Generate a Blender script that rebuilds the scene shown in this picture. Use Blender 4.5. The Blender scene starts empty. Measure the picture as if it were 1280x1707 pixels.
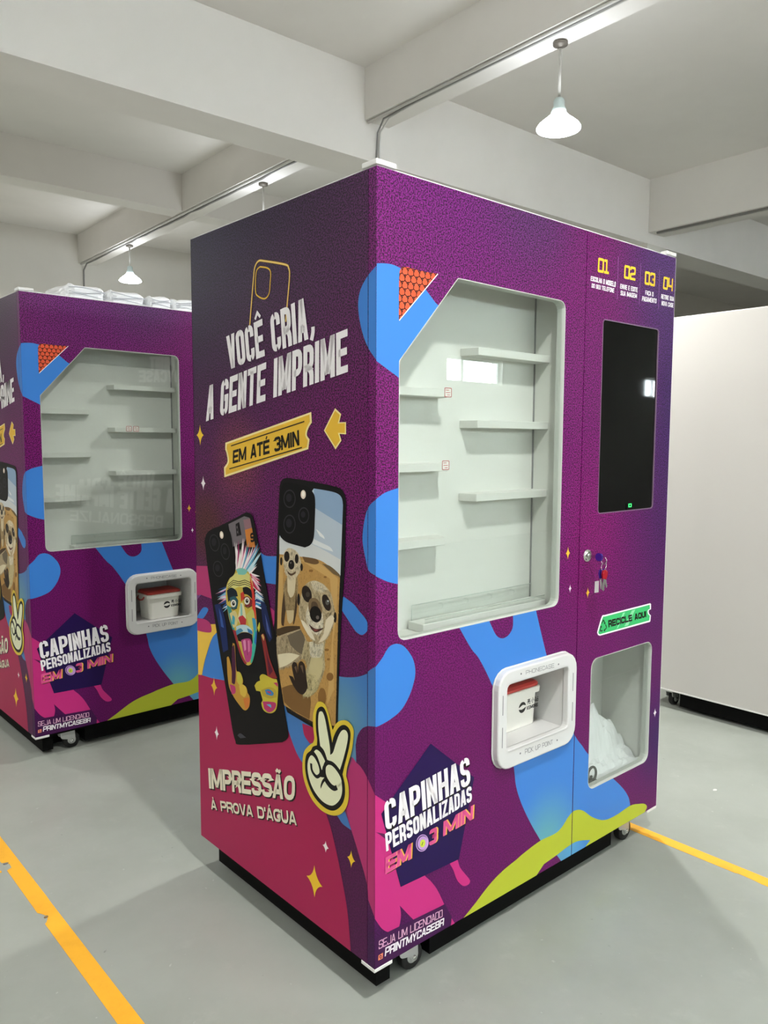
import bpy, bmesh, math, random
from mathutils import Vector, Matrix, geometry
C = bpy.context.scene.collection
SC = bpy.context.scene
# ------------------------------------------------------------------ camera, world, exposure
cam = bpy.data.cameras.new('camera'); camo = bpy.data.objects.new('camera', cam); C.objects.link(camo)
YAW, PITCH, ROLL = 0.72282, -0.09063, 0.00355
fwd = Vector((math.sin(YAW)*math.cos(PITCH), math.cos(YAW)*math.cos(PITCH), math.sin(PITCH)))
rgt = Vector((math.cos(YAW), -math.sin(YAW), 0)); upv = rgt.cross(fwd)
r2 = rgt*math.cos(ROLL)+upv*math.sin(ROLL); u2 = upv*math.cos(ROLL)-rgt*math.sin(ROLL)
camo.matrix_world = Matrix(((r2.x,u2.x,-fwd.x,-1.15501),(r2.y,u2.y,-fwd.y,-1.33764),(r2.z,u2.z,-fwd.z,1.3616),(0,0,0,1)))
cam.sensor_fit = 'HORIZONTAL'; cam.sensor_width = 36; cam.lens = 36*1304.03/1280; cam.clip_start = .02
SC.camera = camo
SC.cycles.transparent_max_bounces = 24
SC.view_settings.view_transform = 'Standard'; SC.view_settings.look = 'None'; SC.view_settings.gamma = 1
SC.view_settings.use_curve_mapping = False
SC.view_settings.exposure = 0.38
wd = bpy.data.worlds.new('world'); SC.world = wd; wd.use_nodes = True
bg = wd.node_tree.nodes['Background']; bg.inputs[0].default_value = (.86,.93,1,1); bg.inputs[1].default_value = 36
# pendant lamps: x, y, shade bottom z, canopy z, watts, cool light.  The first three are in view.
LAMPS = [(2.13,1.10,2.885,3.3,40), (2.235,6.36,2.94,3.3,32), (2.20,3.86,2.90,3.3,32),
         (-.20,-1.38,3.32,3.6,58), (-2.9,-1.5,2.9,3.6,22), (-2.9,2.0,2.9,3.6,32), (2.1,-4.0,2.9,3.6,48), (-1.6,5.2,2.9,3.6,32),
         (5.6,-1.2,2.9,3.6,18)]

# ------------------------------------------------------------------ materials
def lin(h):
    f = lambda c: c/12.92 if c <= .04045 else ((c+.055)/1.055)**2.4
    return tuple(f(int(h[i:i+2],16)/255) for i in (0,2,4))+(1,)
MATS = {}
def mat(name, hexc, rough=.5, metal=0, spec=.5, emit=None, estr=0):
    if name in MATS: return MATS[name]
    m = bpy.data.materials.new(name); m.use_nodes = True
    b = m.node_tree.nodes['Principled BSDF']
    b.inputs['Base Color'].default_value = lin(hexc); b.inputs['Roughness'].default_value = rough
    b.inputs['Metallic'].default_value = metal; b.inputs['Specular IOR Level'].default_value = spec
    if emit: b.inputs['Emission Color'].default_value = lin(emit); b.inputs['Emission Strength'].default_value = estr
    MATS[name] = m; return m
class NT:
    def __init__(s, m): s.t = m.node_tree; s.n = s.t.nodes; s.b = s.n['Principled BSDF']
    def node(s, ty, **k):
        o = s.n.new(ty)
        for a, v in k.items(): setattr(o, a, v)
        return o
    def link(s, a, b): s.t.links.new(a, b)
    def mix(s, fac, a, b, mode='MIX'):
        o = s.node('ShaderNodeMix', data_type='RGBA', blend_type=mode)
        for i, v in ((0, fac), (6, a), (7, b)):
            if hasattr(v, 'default_value') or hasattr(v, 'is_linked'): s.link(v, o.inputs[i])
            else: o.inputs[i].default_value = v
        return o.outputs[2]
    def maprange(s, val, a, b, c=0, d=1, smooth=True):
        o = s.node('ShaderNodeMapRange', interpolation_type='SMOOTHSTEP' if smooth else 'LINEAR')
        s.link(val, o.inputs[0])
        for i, v in enumerate((a, b, c, d)): o.inputs[i+1].default_value = v
        return o.outputs[0]
    def dist(s, p, scale=(1,1,1)):
        tc = s.node('ShaderNodeTexCoord'); mp = s.node('ShaderNodeMapping')
        mp.inputs['Scale'].default_value = scale
        mp.inputs['Location'].default_value = tuple(-p[i]*scale[i] for i in range(3))
        s.link(tc.outputs['Object'], mp.inputs[0])
        l = s.node('ShaderNodeVectorMath', operation='LENGTH'); s.link(mp.outputs[0], l.inputs[0])
        return l.outputs['Value']
    def noise(s, scale, detail=2, rough=.5, coord='Object'):
        tc = s.node('ShaderNodeTexCoord'); n = s.node('ShaderNodeTexNoise')
        n.inputs['Scale'].default_value = scale; n.inputs['Detail'].default_value = detail; n.inputs['Roughness'].default_value = rough
        s.link(tc.outputs[coord], n.inputs['Vector']); return n.outputs['Fac']
def mat_vinyl(name, base, spots, grain=.5, grainlow=None):
    """printed vinyl wrap: base ink plus soft colour patches (a print, in the machine's own coordinates) and speckled print grain"""
    m = mat(name, base, .45, 0, .2); k = NT(m); col = lin(base)
    for p, r0, r1, h, sc in spots:
        f = k.maprange(k.dist(p, sc), r0, r1, 1, 0)
        col = k.mix(f, col, lin(h))
    n1 = k.noise(255, 1, .5)
    g = k.maprange(n1, .40, .60, 1-grain, 1+grain*1.15, False)
    if grainlow:
        tc = k.node('ShaderNodeTexCoord'); sx = k.node('ShaderNodeSeparateXYZ'); k.link(tc.outputs['Object'], sx.inputs[0])
        w = k.maprange(sx.outputs[2], grainlow[0], grainlow[1], .3, 1)
        mm = k.node('ShaderNodeMix', data_type='FLOAT'); k.link(w, mm.inputs[0]); mm.inputs[2].default_value = 1; k.link(g, mm.inputs[3]); g = mm.outputs[0]
    vm = k.node('ShaderNodeVectorMath', operation='SCALE')
    k.link(col, vm.inputs[0]) if hasattr(col, 'is_linked') else None
    k.link(g, vm.inputs['Scale']); k.link(vm.outputs[0], k.b.inputs['Base Color'])
    return m
S1 = (1,1,1)
M_SIDE = mat_vinyl('vinyl_side', '55104e', [
    ((0,.55,2.25), .1, 1.25, '281e34', (0,1,1)), ((0,1.0,1.95), .05, .75, '1e1c34', (0,1,1)),
    ((0,.1,1.2), .0, .55, '5e0c52', (0,1,1)), ((0,.78,1.1), .02, .2, '4c2228', (0,1,1)), ((0,.6,1.3), .02, .18, '682c44', (0,1,1)),
    ((0,.0,.3), .0, .5, '4c1044', (0,1,1))], .75, (.5,1.3))
M_FRONT = mat_vinyl('vinyl_front', '600e56', [
    ((.3,0,2.1), .1, .6, '58165a', (1,0,1)), ((.55,0,2.0), .0, .3, '4a2452', (1,0,1)), ((1.32,0,1.5), .0, .62, '371c50', (1.5,0,.45)), ((1.3,0,1.95), .05, .45, '44225a', (1,0,1)),
    ((.86,0,1.05), .0, .3, '6c0e58', (1.3,0,.7)), ((1.32,0,.35), .0, .3, '361452', (1,0,1)), ((.0,0,.1), .0, .35, '3c1046', (1,0,1)),
    ((.35,0,.6), .0, .3, '600e54', (1,0,1))], .75, (.5,1.3))
M_BACK = mat_vinyl('vinyl_back', '3c1c48', [], .3)
PAL = dict(blue='3a7ccc', orange='d85634', white='f4f0f2', lime='b4bc34', pink='c22e7a', plum='5a184c', darkplum='401246', navy='200d46',
    ink='17120f', gold='e8b93a', apricot='f0a070', rose='d8548c', lilac='c49ad4', limelight='c8d84a', softpink='eebcd6', coral='f0906a',
    yellow='f2c832', mauve='9a6aa4', green='3cba6c', palegreen='8fdca8', crimson='a61c50', pinkside='b0326c', yolk='ecc04a', yolk2='e0c43c', paleyellow='f6e4a0',
    cream='f1ead2', cream2='eef0cc', black='080708', grey='66666a', green_ink='2a6a3a', redink='c04048')
def pmat(c):
    if c == 'bluegreen':
        if 'ink_bluegreen' in MATS: return MATS['ink_bluegreen']
        m = mat('ink_bluegreen', '3a7ccc', .4, 0, .35); k = NT(m)
        f = k.maprange(k.dist((.66,0,.17), (1,0,.9)), .0, .2, .8, 0); f2 = k.maprange(k.dist((.80,0,.12), (1,0,1)), .0, .1, .5, 0)
        k.link(k.mix(f2, k.mix(f, lin('3a7ccc'), lin('6cb0a8')), lin('66b4d0')), k.b.inputs['Base Color']); return m
    if c == 'tealblue':
        if 'ink_tealblue' in MATS: return MATS['ink_tealblue']
        m = mat('ink_tealblue', '4a94ea', .4, 0, .35); k = NT(m)
        f = k.maprange(k.dist((0,.13,.66), (0,1,.8)), .0, .16, .75, 0)
        k.link(k.mix(f, lin('3a74b8'), lin('6c9c9e')), k.b.inputs['Base Color']); return m
    return mat('ink_'+c, PAL[c], .45, 0, .2)
def mat_paint():
    m = mat('ink_picture', 'ffffff', .5, 0, .12); k = NT(m)
    a = k.node('ShaderNodeAttribute', attribute_name='Col'); k.link(a.outputs['Color'], k.b.inputs['Base Color']); return m
M_PIC = mat_paint()
M_WHITE = mat('white_powder_coat', 'e6e5e2', .4)
M_INNER = mat('display_white', 'dfe0db', .45)
M_PORT = mat('port_plastic', 'd8d8d6', .35)
M_SLOT = mat('slot_dark', '8a8a8c', .6)
M_BLACK = mat('matte_black', '070707', .7, 0, .1)
M_RUBBER = mat('black_rubber', '0d0d0d', .7)
M_ZINC = mat('zinc_steel', 'c4c6c4', .35, .6)
M_CHROME = mat('chrome', 'd8d8d6', .18, 1)
M_SCREEN = mat('screen_glass', '0a0b0c', .03, 0, .5)
M_TRIMM = mat('window_gasket', 'c8ccc6', .4)
def mat_glass(name, tint=(.95,.98,.96), refl=1.0):
    m = bpy.data.materials.new(name); m.use_nodes = True; t = m.node_tree; t.nodes.clear()
    o = t.nodes.new('ShaderNodeOutputMaterial'); mx = t.nodes.new('ShaderNodeMixShader'); tr = t.nodes.new('ShaderNodeBsdfTransparent')
    gl = t.nodes.new('ShaderNodeBsdfGlossy'); fr = t.nodes.new('ShaderNodeFresnel'); mu = t.nodes.new('ShaderNodeMath'); mu.operation = 'MULTIPLY'
    ge = t.nodes.new('ShaderNodeNewGeometry'); mr = t.nodes.new('ShaderNodeMapRange'); mr.inputs[3].default_value = 1.5; mr.inputs[4].default_value = 1/1.5
    t.links.new(ge.outputs['Backfacing'], mr.inputs[0]); t.links.new(mr.outputs[0], fr.inputs[0]); mu.inputs[1].default_value = refl; gl.inputs['Roughness'].default_value = .0
    tr.inputs[0].default_value = (*tint, 1)
    t.links.new(fr.outputs[0], mu.inputs[0]); t.links.new(mu.outputs[0], mx.inputs[0]); t.links.new(tr.outputs[0], mx.inputs[1]); t.links.new(gl.outputs[0], mx.inputs[2])
    t.links.new(mx.outputs[0], o.inputs[0]); MATS[name] = m; return m
M_GLASS = mat_glass('clear_glass', (.965,.985,.97), 1.5)
M_ACRYL = mat_glass('acrylic', (.97,.98,.975), 1.0)
M_PURPLEPL = mat('purple_key_plastic', '3a1c78', .12, 0, .6)
M_REDPL = mat('red_key_plastic', 'a01424', .15, 0, .6)
M_LID = mat('red_lid', 'b03a34', .3)
M_TUB = mat('tub_plastic', 'ecebe2', .35)
M_BAG = mat('plastic_film', 'f6f8fa', .35)
M_CORD = mat('black_cord', '121212', .5)

def mat_wall(name, hexc, rough=.75, var=.06):
    m = mat(name, hexc, rough, 0, .25); k = NT(m); c = lin(hexc)
    n = k.noise(.9, 4, .6); d = tuple(x*(1-var) for x in c[:3])+(1,)
    k.link(k.mix(k.maprange(n, .35, .7), c, d), k.b.inputs['Base Color'])
    bp = k.node('ShaderNodeBump'); bp.inputs['Strength'].default_value = .06; bp.inputs['Distance'].default_value = .01
    k.link(k.noise(22, 4, .6), bp.inputs['Height']); k.link(bp.outputs[0], k.b.inputs['Normal']); return m
M_CEIL = mat_wall('ceiling_paint', 'efebe6'); M_WALL = mat_wall('wall_paint', 'e0dcd4')
def mat_floor():
    m = mat('floor_epoxy', 'a2a79d', .32, 0, .4); k = NT(m)
    a = k.mix(k.maprange(k.noise(1.3, 6, .62), .35, .7), lin('a4a9a1'), lin('979c93'))
    a = k.mix(k.maprange(k.noise(7, 5, .7), .56, .78, 0, .35), a, lin('b4b8b0'))
    a = k.mix(k.maprange(k.noise(42, 2, .5), .72, .78, 0, .5), a, lin('c4c8c2'))
    a = k.mix(k.maprange(k.noise(31, 2, .5), .74, .79, 0, .45), a, lin('6c706a'))
    k.link(a, k.b.inputs['Base Color'])
    k.link(k.maprange(k.noise(3, 4, .6), .3, .7, .30, .46), k.b.inputs['Roughness'])
    bp = k.node('ShaderNodeBump'); bp.inputs['Strength'].default_value = .05; bp.inputs['Distance'].default_value = .004
    k.link(k.noise(14, 4, .6), bp.inputs['Height']); k.link(bp.outputs[0], k.b.inputs['Normal']); return m
M_FLOOR = mat_floor()
def mat_yellow():
    m = mat('yellow_line_paint', 'f6b22e', .45); k = NT(m)
    a = k.mix(k.maprange(k.noise(9, 5, .7), .45, .75, 0, .5), lin('f8b630'), lin('e79f26'))
    k.link(a, k.b.inputs['Base Color']); return m
M_YEL = mat_yellow()
M_CONDUIT = mat('conduit_white', 'dad8d4', .5); M_CABLE = mat('cable_grey', '8a8886', .55)

# ------------------------------------------------------------------ mesh helpers
class MB:
    def __init__(s): s.v = []; s.f = []; s.mi = []; s.col = []; s.sm = []
    def add(s, vs, fs, mi=0, col=None, smooth=False):
        o = len(s.v); s.v += [tuple(x) for x in vs]
        for f in fs: s.f.append([i+o for i in f]); s.mi.append(mi); s.col.append(col); s.sm.append(smooth)
    def box(s, x0, x1, y0, y1, z0, z1, mi=0):
        s.add([(x0,y0,z0),(x1,y0,z0),(x1,y1,z0),(x0,y1,z0),(x0,y0,z1),(x1,y0,z1),(x1,y1,z1),(x0,y1,z1)],
              [(0,3,2,1),(4,5,6,7),(0,1,5,4),(1,2,6,5),(2,3,7,6),(3,0,4,7)], mi)
    def prism(s, poly, a, b, axis='y', mi=0):
        """extrude a 2-D outline (x,z for axis y; x,y for axis z; y,z for axis x) from a to b"""
        P = {'y': lambda p,t:(p[0],t,p[1]), 'z': lambda p,t:(p[0],p[1],t), 'x': lambda p,t:(t,p[0],p[1])}[axis]
        n = len(poly); vs = [P(p,a) for p in poly]+[P(p,b) for p in poly]
        fs = [(i,(i+1)%n,n+(i+1)%n,n+i) for i in range(n)]
        tr = geometry.tessellate_polygon([[Vector((p[0],p[1],0)) for p in poly]])
        fs += [tuple(t) for t in tr]+[tuple(n+i for i in reversed(t)) for t in tr]
        s.add(vs, fs, mi)
    def ring(s, outer, inner, a, b, axis='y', mi=0):
        """flat frame: outline with one or more holes, thick from a to b"""
        P = {'y': lambda p,t:(p[0],t,p[1]), 'x': lambda p,t:(t,p[0],p[1])}[axis]
        loops = [outer]+inner; allp = [p for l in loops for p in l]; n = len(allp)
        tr = geometry.tessellate_polygon([[Vector((p[0],p[1],0)) for p in l] for l in loops])
        vs = [P(p,a) for p in allp]+[P(p,b) for p in allp]; fs = [tuple(t) for t in tr]+[tuple(n+i for i in reversed(t)) for t in tr]; o = 0
        for l in loops:
            m = len(l); fs += [(o+i,o+(i+1)%m,n+o+(i+1)%m,n+o+i) for i in range(m)]; o += m
        s.add(vs, fs, mi)
    def lathe(s, prof, c, seg=20, axis='z', mi=0, smooth=True):
        vs = []
        for r, h in prof:
            for i in range(seg):
                a = 2*math.pi*i/seg; x, y = r*math.cos(a), r*math.sin(a)
                vs.append({'z':(c[0]+x,c[1]+y,c[2]+h),'y':(c[0]+x,c[1]+h,c[2]+y),'x':(c[0]+h,c[1]+x,c[2]+y)}[axis])
        fs = []
        for j in range(len(prof)-1):
            for i in range(seg): fs.append((j*seg+i,j*seg+(i+1)%seg,(j+1)*seg+(i+1)%seg,(j+1)*seg+i))
        fs.append(tuple(range(seg))); fs.append(tuple((len(prof)-1)*seg+i for i in reversed(range(seg))))
        s.add(vs, fs, mi, None, smooth)
    def tube(s, pts, r, seg=8, mi=0, closed=False):
        pts = [Vector(p) for p in pts]; n = len(pts); vs = []; ref = None
        for i in range(n):
            a = pts[(i-1)%n] if (closed or i) else pts[i]; b = pts[(i+1)%n] if (closed or i < n-1) else pts[i]
            d = (b-a).normalized()
            if ref is None: ref = d.orthogonal().normalized()
            ref = (ref-d*ref.dot(d)).normalized(); q = d.cross(ref)
            for k in range(seg):
                t = 2*math.pi*k/seg; vs.append(pts[i]+ref*(r*math.cos(t))+q*(r*math.sin(t)))
        fs = [(i*seg+k,i*seg+(k+1)%seg,((i+1)%n)*seg+(k+1)%seg,((i+1)%n)*seg+k) for i in range(n if closed else n-1) for k in range(seg)]
        if not closed: fs += [tuple(range(seg)), tuple((n-1)*seg+k for k in reversed(range(seg)))]
        s.add(vs, fs, mi, None, True)
    def xf(s, M): s.v = [tuple(M @ Vector(p)) for p in s.v]; return s
    def obj(s, name, mats, parent=None, bevel=0, bseg=2, recalc=True):
        me = bpy.data.meshes.new(name); me.from_pydata(s.v, [], s.f); me.update()
        for m in (mats if isinstance(mats, (list,tuple)) else [mats]): me.materials.append(m)
        me.polygons.foreach_set('material_index', s.mi); me.polygons.foreach_set('use_smooth', s.sm)
        if any(c is not None for c in s.col):
            at = me.color_attributes.new('Col', 'FLOAT_COLOR', 'CORNER'); 
            for p in me.polygons:
                for li in p.loop_indices: at.data[li].color = s.col[p.index] or (1,1,1,1)
        if recalc:
            bm = bmesh.new(); bm.from_mesh(me); bmesh.ops.recalc_face_normals(bm, faces=bm.faces)
            if bevel:
                es = [e for e in bm.edges if len(e.link_faces) == 2 and e.calc_face_angle(0) > .6]
                bmesh.ops.bevel(bm, geom=es, offset=bevel, segments=bseg, affect='EDGES', profile=.5)
            bm.to_mesh(me); bm.free()
        o = bpy.data.objects.new(name, me); C.objects.link(o)
        if parent is not None: o.parent = parent
        return o
def tag(o, label=None, cat=None, group=None, kind=None):
    for k, v in (('label',label),('category',cat),('group',group),('kind',kind)):
        if v: o[k] = v
    return o
def empty(name, loc=(0,0,0), rz=0, label=None, cat=None, group=None):
    o = bpy.data.objects.new(name, None); C.objects.link(o); o.location = loc; o.rotation_euler = (0,0,rz); o.empty_display_size = .1
    return tag(o, label, cat, group)
def copy_tree(o, parent=None):
    c = o.copy(); C.objects.link(c)
    if parent is not None: c.parent = parent
    for ch in [x for x in o.children]: copy_tree(ch, c)
    return c

def rrect(x0, x1, z0, z1, r, n=5):
    pts = []
    for cx, cz, a0 in ((x1-r,z1-r,0),(x0+r,z1-r,90),(x0+r,z0+r,180),(x1-r,z0+r,270)):
        for i in range(n+1):
            a = math.radians(a0+90*i/n); pts.append((cx+r*math.cos(a), cz+r*math.sin(a)))
    return pts
def round_poly(pts, rs, n=5):
    out = []; m = len(pts)
    for i in range(m):
        p = Vector(pts[i]); r = rs[i]
        if r <= 0: out.append(tuple(p)); continue
        a = (Vector(pts[i-1])-p).normalized(); b = (Vector(pts[(i+1)%m])-p).normalized()
        ang = a.angle(b); d = r/math.tan(ang/2)
        for j in range(n+1):
            t = j/n; q = (p+a*d)*(1-t)**2+p*2*t*(1-t)+(p+b*d)*t*t; out.append(tuple(q))
    return out
# ------------------------------------------------------------------ flat print: outlines, strokes and letters in face coordinates
ZB = .10                                   # ground clearance of the machine body
def spline(pts, n=5):
    """points (u,v[,1]) in 0.1 mm; a third element marks a sharp corner"""
    P = [((p[0]/1e4, p[1]/1e4+ZB), len(p) > 2) for p in pts]; m = len(P); out = []
    for i in range(m):
        p0, p1, p2, p3 = P[i-1], P[i], P[(i+1)%m], P[(i+2)%m]
        out.append(p1[0])
        if p1[1] and p2[1]: continue
        a = p1[0] if p1[1] else p0[0]; d = p2[0] if p2[1] else p3[0]
        for k in range(1, n):
            t = k/n; q = []
            for c in (0,1):
                q.append(.5*(2*p1[0][c]+(p2[0][c]-a[c])*t+(2*a[c]-5*p1[0][c]+4*p2[0][c]-d[c])*t*t+(3*p1[0][c]-a[c]-3*p2[0][c]+d[c])*t**3))
            out.append(tuple(q))
    return out
def open_spline(P, n=5):
    if len(P) < 3: return P
    Q = [P[0]]+list(P)+[P[-1]]; out = []
    for i in range(1, len(Q)-2):
        p0, p1, p2, p3 = Q[i-1:i+3]
        for k in range(n):
            t = k/n; out.append(tuple(.5*(2*p1[c]+(p2[c]-p0[c])*t+(2*p0[c]-5*p1[c]+4*p2[c]-p3[c])*t*t+(3*p1[c]-p0[c]-3*p2[c]+p3[c])*t**3) for c in (0,1)))
    return out+[P[-1]]
def tess(poly):
    tr = geometry.tessellate_polygon([[Vector((p[0],p[1],0)) for p in poly]])
    return [[poly[i] for i in t] for t in tr]
def halfplane(poly, n, d):
    """split a convex polygon by n.p = d -> (part with n.p <= d, part with n.p > d)"""
    ins, out = [], []
    for i in range(len(poly)):
        a, b = poly[i], poly[(i+1)%len(poly)]; da = n[0]*a[0]+n[1]*a[1]-d; db = n[0]*b[0]+n[1]*b[1]-d
        (ins if da <= 0 else out).append(a)
        if (da <= 0) != (db <= 0):
            t = da/(da-db); q = (a[0]+(b[0]-a[0])*t, a[1]+(b[1]-a[1])*t); ins.append(q); out.append(q)
    return (ins if len(ins) > 2 else None), (out if len(out) > 2 else None)
def clip_rect(polys, u0, u1, v0, v1):
    for n, d in (((1,0),u1),((-1,0),-u0),((0,1),v1),((0,-1),-v0)):
        polys = [q for q in (halfplane(p, n, d)[0] for p in polys) if q]
    return polys
def cut_convex(polys, hole):
    res = []; area = sum(hole[i][0]*hole[(i+1)%len(hole)][1]-hole[(i+1)%len(hole)][0]*hole[i][1] for i in range(len(hole)))
    h = hole if area > 0 else hole[::-1]; cur = polys
    for i in range(len(h)):
        a, b = h[i], h[(i+1)%len(h)]; n = (b[1]-a[1], -(b[0]-a[0])); d = n[0]*a[0]+n[1]*a[1]; nxt = []
        for p in cur:
            q, o = halfplane(p, n, d)
            if o: res.append(o)
            if q: nxt.append(q)
        cur = nxt
    return res
def ribbon(pts, w, closed=False):
    n = len(pts); P = [Vector(p) for p in pts]; L = []; R = []
    for i in range(n):
        a = P[i-1] if (closed or i > 0) else None; b = P[(i+1)%n] if (closed or i < n-1) else None
        d1 = (P[i]-a).normalized() if a is not None else None; d2 = (b-P[i]).normalized() if b is not None else None
        if d1 is None: d1 = d2
        if d2 is None: d2 = d1
        n1 = Vector((-d1.y,d1.x)); n2 = Vector((-d2.y,d2.x)); mm = n1+n2
        if mm.length < .35: mm = n1
        else: mm = mm.normalized()/max(.38, (mm.normalized()).dot(n1))
        L.append(tuple(P[i]+mm*w/2)); R.append(tuple(P[i]-mm*w/2))
    return [[L[i],L[(i+1)%n],R[(i+1)%n],R[i]] for i in range(n if closed else n-1)]
def rnd(pts, r, closed=False):
    out = []; n = len(pts)
    for i, p in enumerate(pts):
        if len(p) < 3 or (not closed and i in (0,n-1)): out.append((p[0],p[1])); continue
        P = Vector(p[:2]); a = Vector(pts[i-1][:2])-P; b = Vector(pts[(i+1)%n][:2])-P
        rr = min(r, a.length/2 if len(pts[i-1]) > 2 else a.length, b.length/2 if len(pts[(i+1)%n]) > 2 else b.length)
        A, B = P+a.normalized()*rr, P+b.normalized()*rr
        for k in range(5):
            t = k/4; q = A*(1-t)**2+P*2*t*(1-t)+B*t*t; out.append((q.x,q.y))
    return out
ACC = {'Ê':'E','Ã':'A','Á':'A','À':'A','É':'E','Ç':'C'}
def glyph(ch, w, t, r):
    """centre lines of a capital letter in a box w x 1, stroke thickness t; returns polygons"""
    b0 = ACC.get(ch, ch); wide = {'M':1.3,'W':1.4,'I':0,'1':.8,"'":0,',':0,' ':.55,'-':.6}.get(b0, 1)
    W = t if wide == 0 else max(w*wide, 2*t if b0 not in ' -' else 0)
    if b0 == ' ': return [], w*.62
    L, R, B, T, M, cx = t/2, W-t/2, t/2, 1-t/2, .5, W/2; r = min(r, (R-L)*.6 if W > t else r)
    S = []; cl = []
    if b0 == 'A': S = [[(L*.9,-.02),(cx-t*.08,1.02)],[(cx+t*.08,1.02),(W-L*.9,-.02)],[(L+.1*W,.28),(R-.1*W,.28)]]
    elif b0 == 'B': S = [[(L,M),(L,T),(R-.02,T,1),(R-.02,M+.01,1),(L,M+.01)],[(L,M),(R,M,1),(R,B,1),(L,B),(L,M)]]
    elif b0 == 'C': S = [[(R,.66),(R,T,1),(L,T,1),(L,B,1),(R,B,1),(R,.34)]]
    elif b0 == 'D': cl = [[(L,B),(L,T),(R,T,1),(R,B,1)]]
    elif b0 == 'E': S = [[(W,T),(L,T),(L,B),(W,B)],[(L,M),(W*.93,M)]]
    elif b0 == 'F': S = [[(W,T),(L,T),(L,0)],[(L,M-.02),(W*.93,M-.02)]]
    elif b0 == 'G': S = [[(R,.70 if t < .2 else .74),(R,T,1),(L,T,1),(L,B,1),(R,B,1),(R,.48 if t < .2 else .42),(cx,.48 if t < .2 else .42)]]
    elif b0 == 'H': S = [[(L,0),(L,1)],[(R,0),(R,1)],[(L,M),(R,M)]]
    elif b0 == 'I': S = [[(cx,0),(cx,1)]]
    elif b0 == 'J': S = [[(R,1),(R,B,1),(L,B,1),(L,.32)]]
    elif b0 == 'K': S = [[(L,0),(L,1)],[(L,.4),(R,1.02)],[(L+.12*W,.52),(R,-.02)]]
    elif b0 == 'L': S = [[(L,1),(L,B),(W,B)]]
    elif b0 == 'M': S = [[(L,0),(L,1)],[(R,0),(R,1)],[(L,1),(cx,.12)],[(cx,.12),(R,1)]]
    elif b0 == 'N': S = [[(L,0),(L,1)],[(R,0),(R,1)],[(L,1),(R,0)]]
    elif b0 in 'O0Q':
        cl = [[(L,B,1),(L,T,1),(R,T,1),(R,B,1)]]
        if b0 == 'Q': S = [[(cx,.25),(W,-.05)]]
    elif b0 == 'P': S = [[(L,0),(L,T),(R,T,1),(R,.42,1),(L,.42)]]
    elif b0 == 'R': S = [[(L,0),(L,T),(R,T,1),(R,.44,1),(L,.44)],[(cx,.44),(R,.36,1),(R,0)]]
    elif b0 in 'S5': S = [[(R,.70),(R,T,1),(L,T,1),(L,.53,1),(R,.47,1),(R,B,1),(L,B,1),(L,.30)]]
    elif b0 == 'T': S = [[(0,T),(W,T)],[(cx,0),(cx,T)]]
    elif b0 == 'U': S = [[(L,1),(L,B,1),(R,B,1),(R,1)]]
    elif b0 == 'V': S = [[(L*.9,1.02),(cx-t*.08,-.02)],[(cx+t*.08,-.02),(W-L*.9,1.02)]]
    elif b0 == 'X': S = [[(L,0),(R,1)],[(L,1),(R,0)]]
    elif b0 == 'Y': S = [[(L,1.02),(cx,.42)],[(R,1.02),(cx,.42)],[(cx,0),(cx,.48)]]
    elif b0 == 'Z': S = [[(0,T),(W,T)],[(0,B),(W,B)],[(R,T),(L,B)]]
    elif b0 == '1': S = [[(cx,B),(cx,T),(0,T)],[(0,B),(W,B)]]
    elif b0 == '2': S = [[(L,.72),(L,T,1),(R,T,1),(R,.5,1),(L,.42,1),(L,B),(W,B)]]
    elif b0 == '3': S = [[(L,.74),(L,T,1),(R,T,1),(R,M,1),(cx*.8,M)],[(cx*.8,M),(R,M,1),(R,B,1),(L,B,1),(L,.26)]]
    elif b0 == '4': S = [[(L,1),(L,.36),(W,.36)],[(R,0),(R,1)]]
    elif b0 == "'": S = [[(cx,.66),(cx,1)]]
    polys = []
    for s in S: polys += ribbon(rnd(s, r), t)
    for s in cl: polys += ribbon(rnd(s, r, True), t, True)
    polys = clip_rect(polys, -1, 9, 0, 1)
    if ch == 'Ê': polys += ribbon([(cx-.13,1.07),(cx,1.22),(cx+.13,1.07)], t*.5)
    if ch in 'ÁÉ': polys += ribbon([(cx-.05,1.06),(cx+.08,1.26)], t*.7)
    if ch == 'À': polys += ribbon([(cx+.06,1.06),(cx-.07,1.26)], t*.7)
    if ch == 'Ã': polys += ribbon([(cx-.17,1.1),(cx-.08,1.18),(cx+.08,1.1),(cx+.17,1.18)], t*.6)
    if ch == 'Ç': polys += ribbon([(cx,0),(cx+.04,-.1),(cx-.08,-.14)], t*.5)
    return polys, W
STY = dict(cond=(.172,.21,.24), bold=(.24,.1,.1), boldsq=(.21,.10,.5), tech=(.10,.17,.04), techbold=(.18,.1,.04), digits=(.18,.1,.05), small=(.19,.13,.06), heavy=(.26,.07,.25), thin=(.10,.3,.2))
def quadmap(q, x, y):
    TL, TR, BR, BL = q
    return tuple((BL[c]*(1-x)+BR[c]*x)*(1-y)+(TL[c]*(1-x)+TR[c]*x)*y for c in (0,1))
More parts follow.
